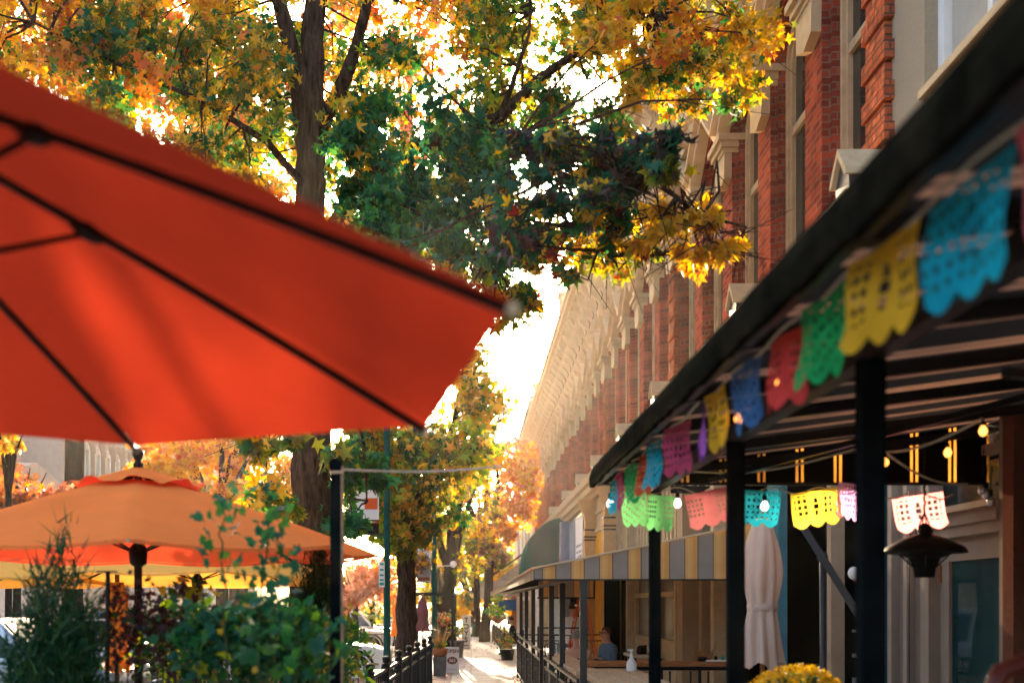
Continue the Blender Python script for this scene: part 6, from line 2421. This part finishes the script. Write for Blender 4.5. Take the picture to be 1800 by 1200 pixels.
# ------------------------------------------------------------------ trees
def tree(name, label, base, trunk, limbs, crown, bark='bark', group=None, wob=.05):
    """trunk: list of (point, radius); limbs: lists of (point, radius); crown: a Crown"""
    b = Vector(base)
    t = thing(name, label, 'tree', b, 0, group)

    def fine(pl):
        pts, rads = [], []
        for i in range(len(pl) - 1):
            p, r = Vector(pl[i][0]), pl[i][1]
            q, s = Vector(pl[i + 1][0]), pl[i + 1][1]
            for k in range(5):
                f = k / 5
                j = Vector((random.uniform(-1, 1), random.uniform(-1, 1), random.uniform(-.3, .3))) * r * .10
                pts.append(p.lerp(q, f) - b + j)
                rads.append(r + (s - r) * f)
        pts.append(Vector(pl[-1][0]) - b)
        rads.append(pl[-1][1])
        return pts, rads
    mb = MB()
    p, r = fine(trunk)
    mb.tube(p, r, 18, wob=wob)
    mb.build('trunk', M[bark], t, True)
    for l in limbs:
        p, r = fine(l)
        MB().tube(p, r, 9, wob=wob).build('limb', M[bark], t, True)
    # fine twigs from the nearest wood to each spray of leaves
    wood = [q for l in [trunk] + list(limbs) for q in fine(l)[0][3:]]
    tw = MB()
    wood = [q for q in wood if q.z > 1.5]
    for cc in (crown.c if b.y < 30 else ()):
        e = cc - b
        w0 = min(wood, key=lambda q: (q - e).length)
        if (w0 - e).length > 1.9:
            continue
        md = w0.lerp(e, .55) + Vector((random.gauss(0, .08), random.gauss(0, .08), random.gauss(.06, .1)))
        r0 = .012 + .004 * (w0 - e).length
        tw.tube([w0, w0.lerp(md, .5) + Vector((random.gauss(0, .03), random.gauss(0, .03), 0)), md, e], [r0, r0 * .8, r0 * .55, .004], 5, cap=False)
        for _ in range(3):
            tw.tube([md.lerp(e, random.uniform(.2, .9)), e + Vector((random.gauss(0, .22), random.gauss(0, .22), random.gauss(-.02, .18)))], [.005, .0025], 4, cap=False)
    if tw.v:
        tw.build('twigs', M[bark], t)
    crown.p = [q - np.array(b) for q in crown.p]
    crown.build(t)
    return t


def lim(*a):
    """limb from (px, py, D, width px)"""
    return [(at(px, py, D), w_ / 2 / F * D) for px, py, D, w_ in a]


below = lambda px, py: py < 60 + .52 * px          # clear of the nearest umbrella's edge (only the leaves one can see)
c = Crown()
D0, D1 = 11.2, 14.2
# crown of the big sweetgum, built as clumps through its volume
c.region(-60, 240, -60, 170, D0, D1, 34, 46, 98, .074, 'gold:4 orange:3 olive:2 green:1')
c.region(200, 520, -60, 150, D0, D1, 34, 46, 98, .074, 'gold:4 orange:2 green:2 olive:2')
c.region(120, 470, 60, 330, D0, D1, 34, 44, 98, .074, 'green:3 gold:2 olive:2 blue:1', lambda x, y: y < 110 + .55 * x)
c.region(420, 720, -40, 330, D0, D1, 28, 44, 86, .074, 'green:3 olive:3 gold:3 lime:1', lambda x, y: abs(x - 548) > 58)
c.region(480, 640, -40, 330, 13.7, 15, 16, 40, 80, .074, 'green:3 olive:2 gold:3 orange:1')
c.region(640, 830, -40, 130, 12, 15, 12, 36, 60, .074, 'gold:3 coral:2 orange:2 green:1')
c.region(598, 900, 180, 440, 10.5, 13.5, 46, 44, 105, .074, 'blue:4 green:4 olive:1 gold:.5')
c.region(640, 900, 330, 470, 9.0, 12.0, 30, 38, 80, .070, 'blue:5 green:3 olive:.5')
c.region(700, 930, 440, 545, 9.5, 12.5, 18, 32, 60, .070, 'lime:4 olive:3 green:2 gold:1 red:.3', lambda x, y: y < 300 + .27 * x)
c.region(820, 1080, -60, 220, D0, 15, 40, 48, 80, .074, 'green:3 olive:3 gold:3 lime:1')
c.region(1020, 1350, -60, 100, 10, 13, 34, 44, 80, .074, 'gold:5 olive:2 green:1 orange:2')
c.region(1080, 1330, 70, 185, 9.6, 12.5, 24, 38, 70, .074, 'gold:5 olive:2 lime:1 orange:1 green:1', lambda x, y: y < 190 - (1330 - x) * .02)
c.region(900, 1110, 180, 260, 10.5, 13, 14, 36, 70, .074, 'green:4 olive:2 gold:1')
# nearer drooping bough; its shade is put into dark plum leaf colours
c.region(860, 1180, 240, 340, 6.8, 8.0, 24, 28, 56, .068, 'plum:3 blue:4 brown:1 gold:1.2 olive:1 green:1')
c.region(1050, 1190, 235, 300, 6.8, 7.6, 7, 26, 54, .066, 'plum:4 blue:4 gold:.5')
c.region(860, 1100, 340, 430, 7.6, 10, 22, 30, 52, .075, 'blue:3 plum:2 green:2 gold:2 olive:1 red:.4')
c.region(930, 1150, 400, 480, 8.4, 10.5, 16, 26, 30, .08, 'red:1 olive:3 gold:3 green:1')
c.region(1110, 1300, 320, 470, 7.6, 9, 26, 20, 22, .075, 'gold:7 olive:1 orange:1', lambda x, y: abs(y - (130 + .235 * x)) < 62)
c.region(860, 950, 500, 570, 9.5, 11, 5, 28, 26, .09, 'olive:2 brown:1 gold:2')
# lower hanging sprays left of the trunk
c.region(430, 530, 760, 900, 10.5, 12, 10, 32, 42, .10, 'green:3 lime:1 gold:2 olive:2')
c.region(590, 690, 780, 930, 10.5, 12.5, 10, 32, 40, .10, 'green:4 blue:2 olive:1')
# fill high above the frame so that the tree is whole from other positions too
for _ in range(26):
    c.clump((random.uniform(-6, 3.5), random.uniform(10, 17), random.uniform(9.2, 12.5)), random.uniform(.5, .9), 60, .15, 'gold:3 orange:2 green:3 olive:2')
T1 = tree('sweetgum_tree', 'large sweetgum with thick furrowed trunk and mixed green and golden crown over the left terrace', (at(555, 0, 13).x, 13, 0),
     [(Vector((at(556, 0, 13).x, 13, -.05)), .36), (at(556, 1180, 13), .31), (at(553, 1000, 13), .265), (at(550, 850, 13), .225), (at(547, 700, 13), .205), (at(546, 500, 13), .185), (at(546, 320, 13), .165), (at(543, 240, 13), .16), (at(547, 120, 13), .135), (at(556, 0, 13), .12), (at(566, -150, 13), .08), (at(570, -300, 13), .04)],
     [lim((541, 262, 13, 40), (522, 130, 12.9, 34), (500, 40, 12.8, 28), (470, -70, 12.6, 20), (430, -200, 12.4, 10)),
      lim((556, 232, 13, 30), (596, 165, 12.8, 26), (622, 95, 12.6, 22), (652, -15, 12.4, 17), (680, -120, 12.2, 9)),
      lim((548, 470, 13, 26), (620, 330, 12.8, 24), (720, 265, 12.6, 22), (800, 236, 12.4, 22), (880, 205, 12.2, 21), (940, 145, 12, 17), (985, 112, 11.8, 15), (1060, 66, 11.6, 11), (1150, 25, 11.4, 6)),
      lim((800, 236, 12.4, 18), (880, 238, 11, 18), (960, 262, 9.4, 17), (1060, 290, 8, 14), (1160, 320, 7.7, 9), (1230, 385, 7.8, 5)),
      lim((880, 205, 12.2, 12), (900, 150, 12, 9), (930, 60, 11.8, 6), (935, -30, 11.7, 4)),
      lim((960, 262, 9.4, 10), (1000, 330, 8.6, 8), (1030, 400, 8.4, 5), (1070, 450, 8.3, 3)),
      lim((546, 340, 13, 16), (470, 250, 12.4, 12), (360, 180, 12, 9), (200, 110, 11.6, 6), (60, 40, 11.3, 4)),
      lim((544, 560, 13, 14), (500, 640, 12, 9), (470, 780, 11.5, 5), (465, 860, 11.4, 3)),
      lim((548, 520, 13, 14), (600, 640, 12, 9), (640, 780, 11.6, 5), (645, 880, 11.5, 3)),
      lim((620, 330, 12.8, 14), (680, 370, 11.6, 11), (780, 420, 10.8, 8), (870, 470, 10.4, 4))], c)
# light string wound round the trunk
b = Vector(T1.location)
mb = MB()
pts = []
for i in range(150):
    z = .6 + i * .026
    a_ = i * .42
    rr = .285 - .022 * z + .01
    pts.append((rr * math.cos(a_) * (1 + 0), rr * math.sin(a_), z + .05 * math.sin(a_ * 1.3)))
tag(MB().tube(pts, .006, 5).build('light_string', M['iron'], None, loc=tuple(b + Vector((.0, 0, 0)))), 'dark wire of a light string wound round the thick sweetgum trunk', 'light string')

# second tree
c = Crown()
c.region(600, 760, 760, 960, 22, 26, 26, 40, 80, .14, 'olive:4 green:1.5 gold:2.5 lime:2')
c.region(620, 860, 690, 840, 22, 27, 34, 42, 80, .14, 'olive:4 green:1 gold:3 lime:2', lambda x, y: y > 690 and abs(x - 784) + abs(y - 690) > 62)
c.region(770, 850, 610, 730, 23, 27, 14, 34, 60, .13, 'gold:4 olive:3 lime:1', lambda x, y: abs(x - 784) + abs(y - 690) > 58)
c.region(800, 880, 640, 770, 23, 26, 12, 26, 60, .13, 'gold:5 olive:2 lime:1')
c.region(660, 800, 840, 930, 22, 26, 16, 36, 70, .13, 'green:2 olive:4 gold:3 lime:1')
for _ in range(12):
    c.clump((random.uniform(-4.4, .1), random.uniform(21, 28), random.uniform(6.0, 8.2)), .6, 55, .16, 'olive:4 gold:3 green:2')
for i, q in enumerate(c.p):                 # a gap in the foliage where the low sun comes through
    qx, qy = VX + F * q[:, 0] / q[:, 1], VY - F * (q[:, 2] - CAMH) / q[:, 1]
    k = np.hypot(qx - 792, qy - 690) > 17
    c.p[i], c.s[i], c.m[i] = q[k], c.s[i][k], c.m[i][k]
tree('street_tree', 'second tree along the sidewalk with straight trunk beside the iron fence', (at(714, 0, 24.5).x, 24.5, 0),
     [(Vector((at(713, 0, 24.5).x, 24.5, -.05)), .25), (at(713, 1150, 24.5), .215), (at(714, 1050, 24.5), .20), (at(715, 970, 24.5), .195), (at(722, 880, 24.5), .15), (at(735, 780, 24.5), .12), (at(742, 640, 24.5), .07)],
     [lim((714, 985, 24.5, 26), (690, 955, 24, 16), (655, 900, 23.5, 9), (630, 820, 23, 5)), lim((724, 900, 24.5, 20), (770, 820, 24, 14), (800, 740, 24, 9), (815, 640, 24, 4)), lim((718, 930, 24.5, 18), (690, 840, 25, 12), (670, 740, 25, 6))],
     c, 'bark', 'trees along the sidewalk')
# farther street trees
def far_tree(name, label, px, D, top_y, bot_y, rad_px, pal, n, leaf, group, trunk_w=16, bark='bark_dark', sub=55, lean=0, regions=None):
    c = Crown()
    if regions is None:
        regions = [(px - rad_px, px + rad_px, top_y, bot_y)]
    for (x0, x1, y0, y1) in regions:
        c.region(x0, x1, y0, y1, D - 2.5, D + 2.5, n // len(regions), min(42, rad_px * .35), sub, leaf, pal)
    mid = (top_y + bot_y) / 2
    limbs = []
    for k in range(6):
        x1 = px + random.uniform(-.8, .8) * rad_px
        y1 = random.uniform(top_y, mid)
        limbs.append(lim((px + lean * .5, bot_y + (1060 - bot_y) * .2, D, trunk_w * .7), ((px + x1) / 2, (bot_y + y1) / 2, D + random.uniform(-1, 1), trunk_w * .4), (x1, y1, D + random.uniform(-2, 2), trunk_w * .12)))
    tr_ = [(Vector((at(px, 0, D).x, D, -.2)), trunk_w / 1700 * D * .55), (at(px + lean * .3, 1060, D), trunk_w / 2 / F * D), (at(px + lean * .5, bot_y, D), trunk_w / 2 / F * D * .85), (at(px + lean, mid, D), trunk_w / 2 / F * D * .5), (at(px + lean, top_y, D), trunk_w / 2 / F * D * .15)]
    return tree(name, label, (at(px, 0, D).x, D, 0), tr_, limbs, c, bark, group)


G1, G2 = 'trees along the sidewalk', 'autumn trees across the street'
far_tree('street_tree', 'third tree along the sidewalk with brown and olive crown behind the second lamp post', 782, 42, 830, 1000, 85, 'brown:3 olive:3 gold:2', 44, .17, G1, 24, lean=20)
far_tree('street_tree', 'orange leaved tree reaching toward the pale building', 850, 52, 780, 960, 80, 'orange:5 coral:1 gold:3', 46, .20, G1, 16, sub=70, lean=25, regions=[(800, 930, 790, 950), (850, 930, 850, 960), (870, 930, 780, 850)])
far_tree('street_tree', 'dark brownish tree before the bright gold one', 838, 60, 925, 1010, 52, 'brown:3 olive:2 green:1', 22, .22, G1, 12, sub=60)
far_tree('street_tree', 'brown leafed thin tree top left of the pale building', 855, 66, 680, 800, 45, 'brown:3 coral:1 olive:2', 22, .20, G1, 9, sub=46)
far_tree('street_tree', 'bright golden tree closing the end of the sidewalk', 835, 84, 925, 1075, 75, 'gold:7 olive:1 lime:1', 46, .30, G1, 14, sub=80)
far_tree('street_tree', 'golden tree behind the plum umbrella', 770, 70, 900, 1070, 70, 'gold:5 olive:2 lime:1', 34, .28, G1, 14, sub=70)
far_tree('street_tree', 'yellow green tree standing in front of the far junction', 900, 95, 930, 1060, 60, 'gold:4 olive:3', 30, .32, G1, 14, sub=70)
far_tree('autumn_tree', 'coral pink tree behind the first lamp post', 625, 40, 990, 1060, 60, 'coral:5 orange:1', 22, .17, G2, 9, sub=60)
far_tree('autumn_tree', 'green and gold tree low behind the white suv', 655, 54, 1000, 1075, 60, 'green:2 gold:2 olive:3', 22, .22, G2, 9, sub=60)
far_tree('autumn_tree', 'orange gold tree behind the bright orange umbrella, right of its finial', 390, 38, 740, 900, 150, 'orange:4 gold:5 olive:1', 60, .19, G2, 22, sub=75)
far_tree('autumn_tree', 'pink orange tree at the left edge before the white building', 30, 30, 815, 940, 90, 'coral:4 orange:3 brown:1', 40, .14, G2, 14, sub=70)
far_tree('autumn_tree', 'small golden tree peeking out under the red umbrella at the far left', 15, 27, 720, 830, 45, 'gold:5 lime:1 orange:1', 16, .13, G2, 12, sub=60)
# tall orange trees seen through the gaps of the big crown
far_tree('autumn_tree', 'tall orange tree behind the sweetgum at the top left', 130, 36, -80, 400, 260, 'orange:5 gold:4 coral:1', 120, .20, G2, 34, sub=80)
far_tree('autumn_tree', 'tall golden orange tree directly behind the sweetgum trunk', 420, 40, -60, 560, 200, 'orange:4 gold:5 olive:1', 120, .21, G2, 34, sub=80)
far_tree('autumn_tree', 'tall sparse pink orange tree right of the sweetgum trunk', 720, 44, 20, 520, 110, 'coral:4 orange:4 gold:1', 70, .20, G2, 26, sub=46)
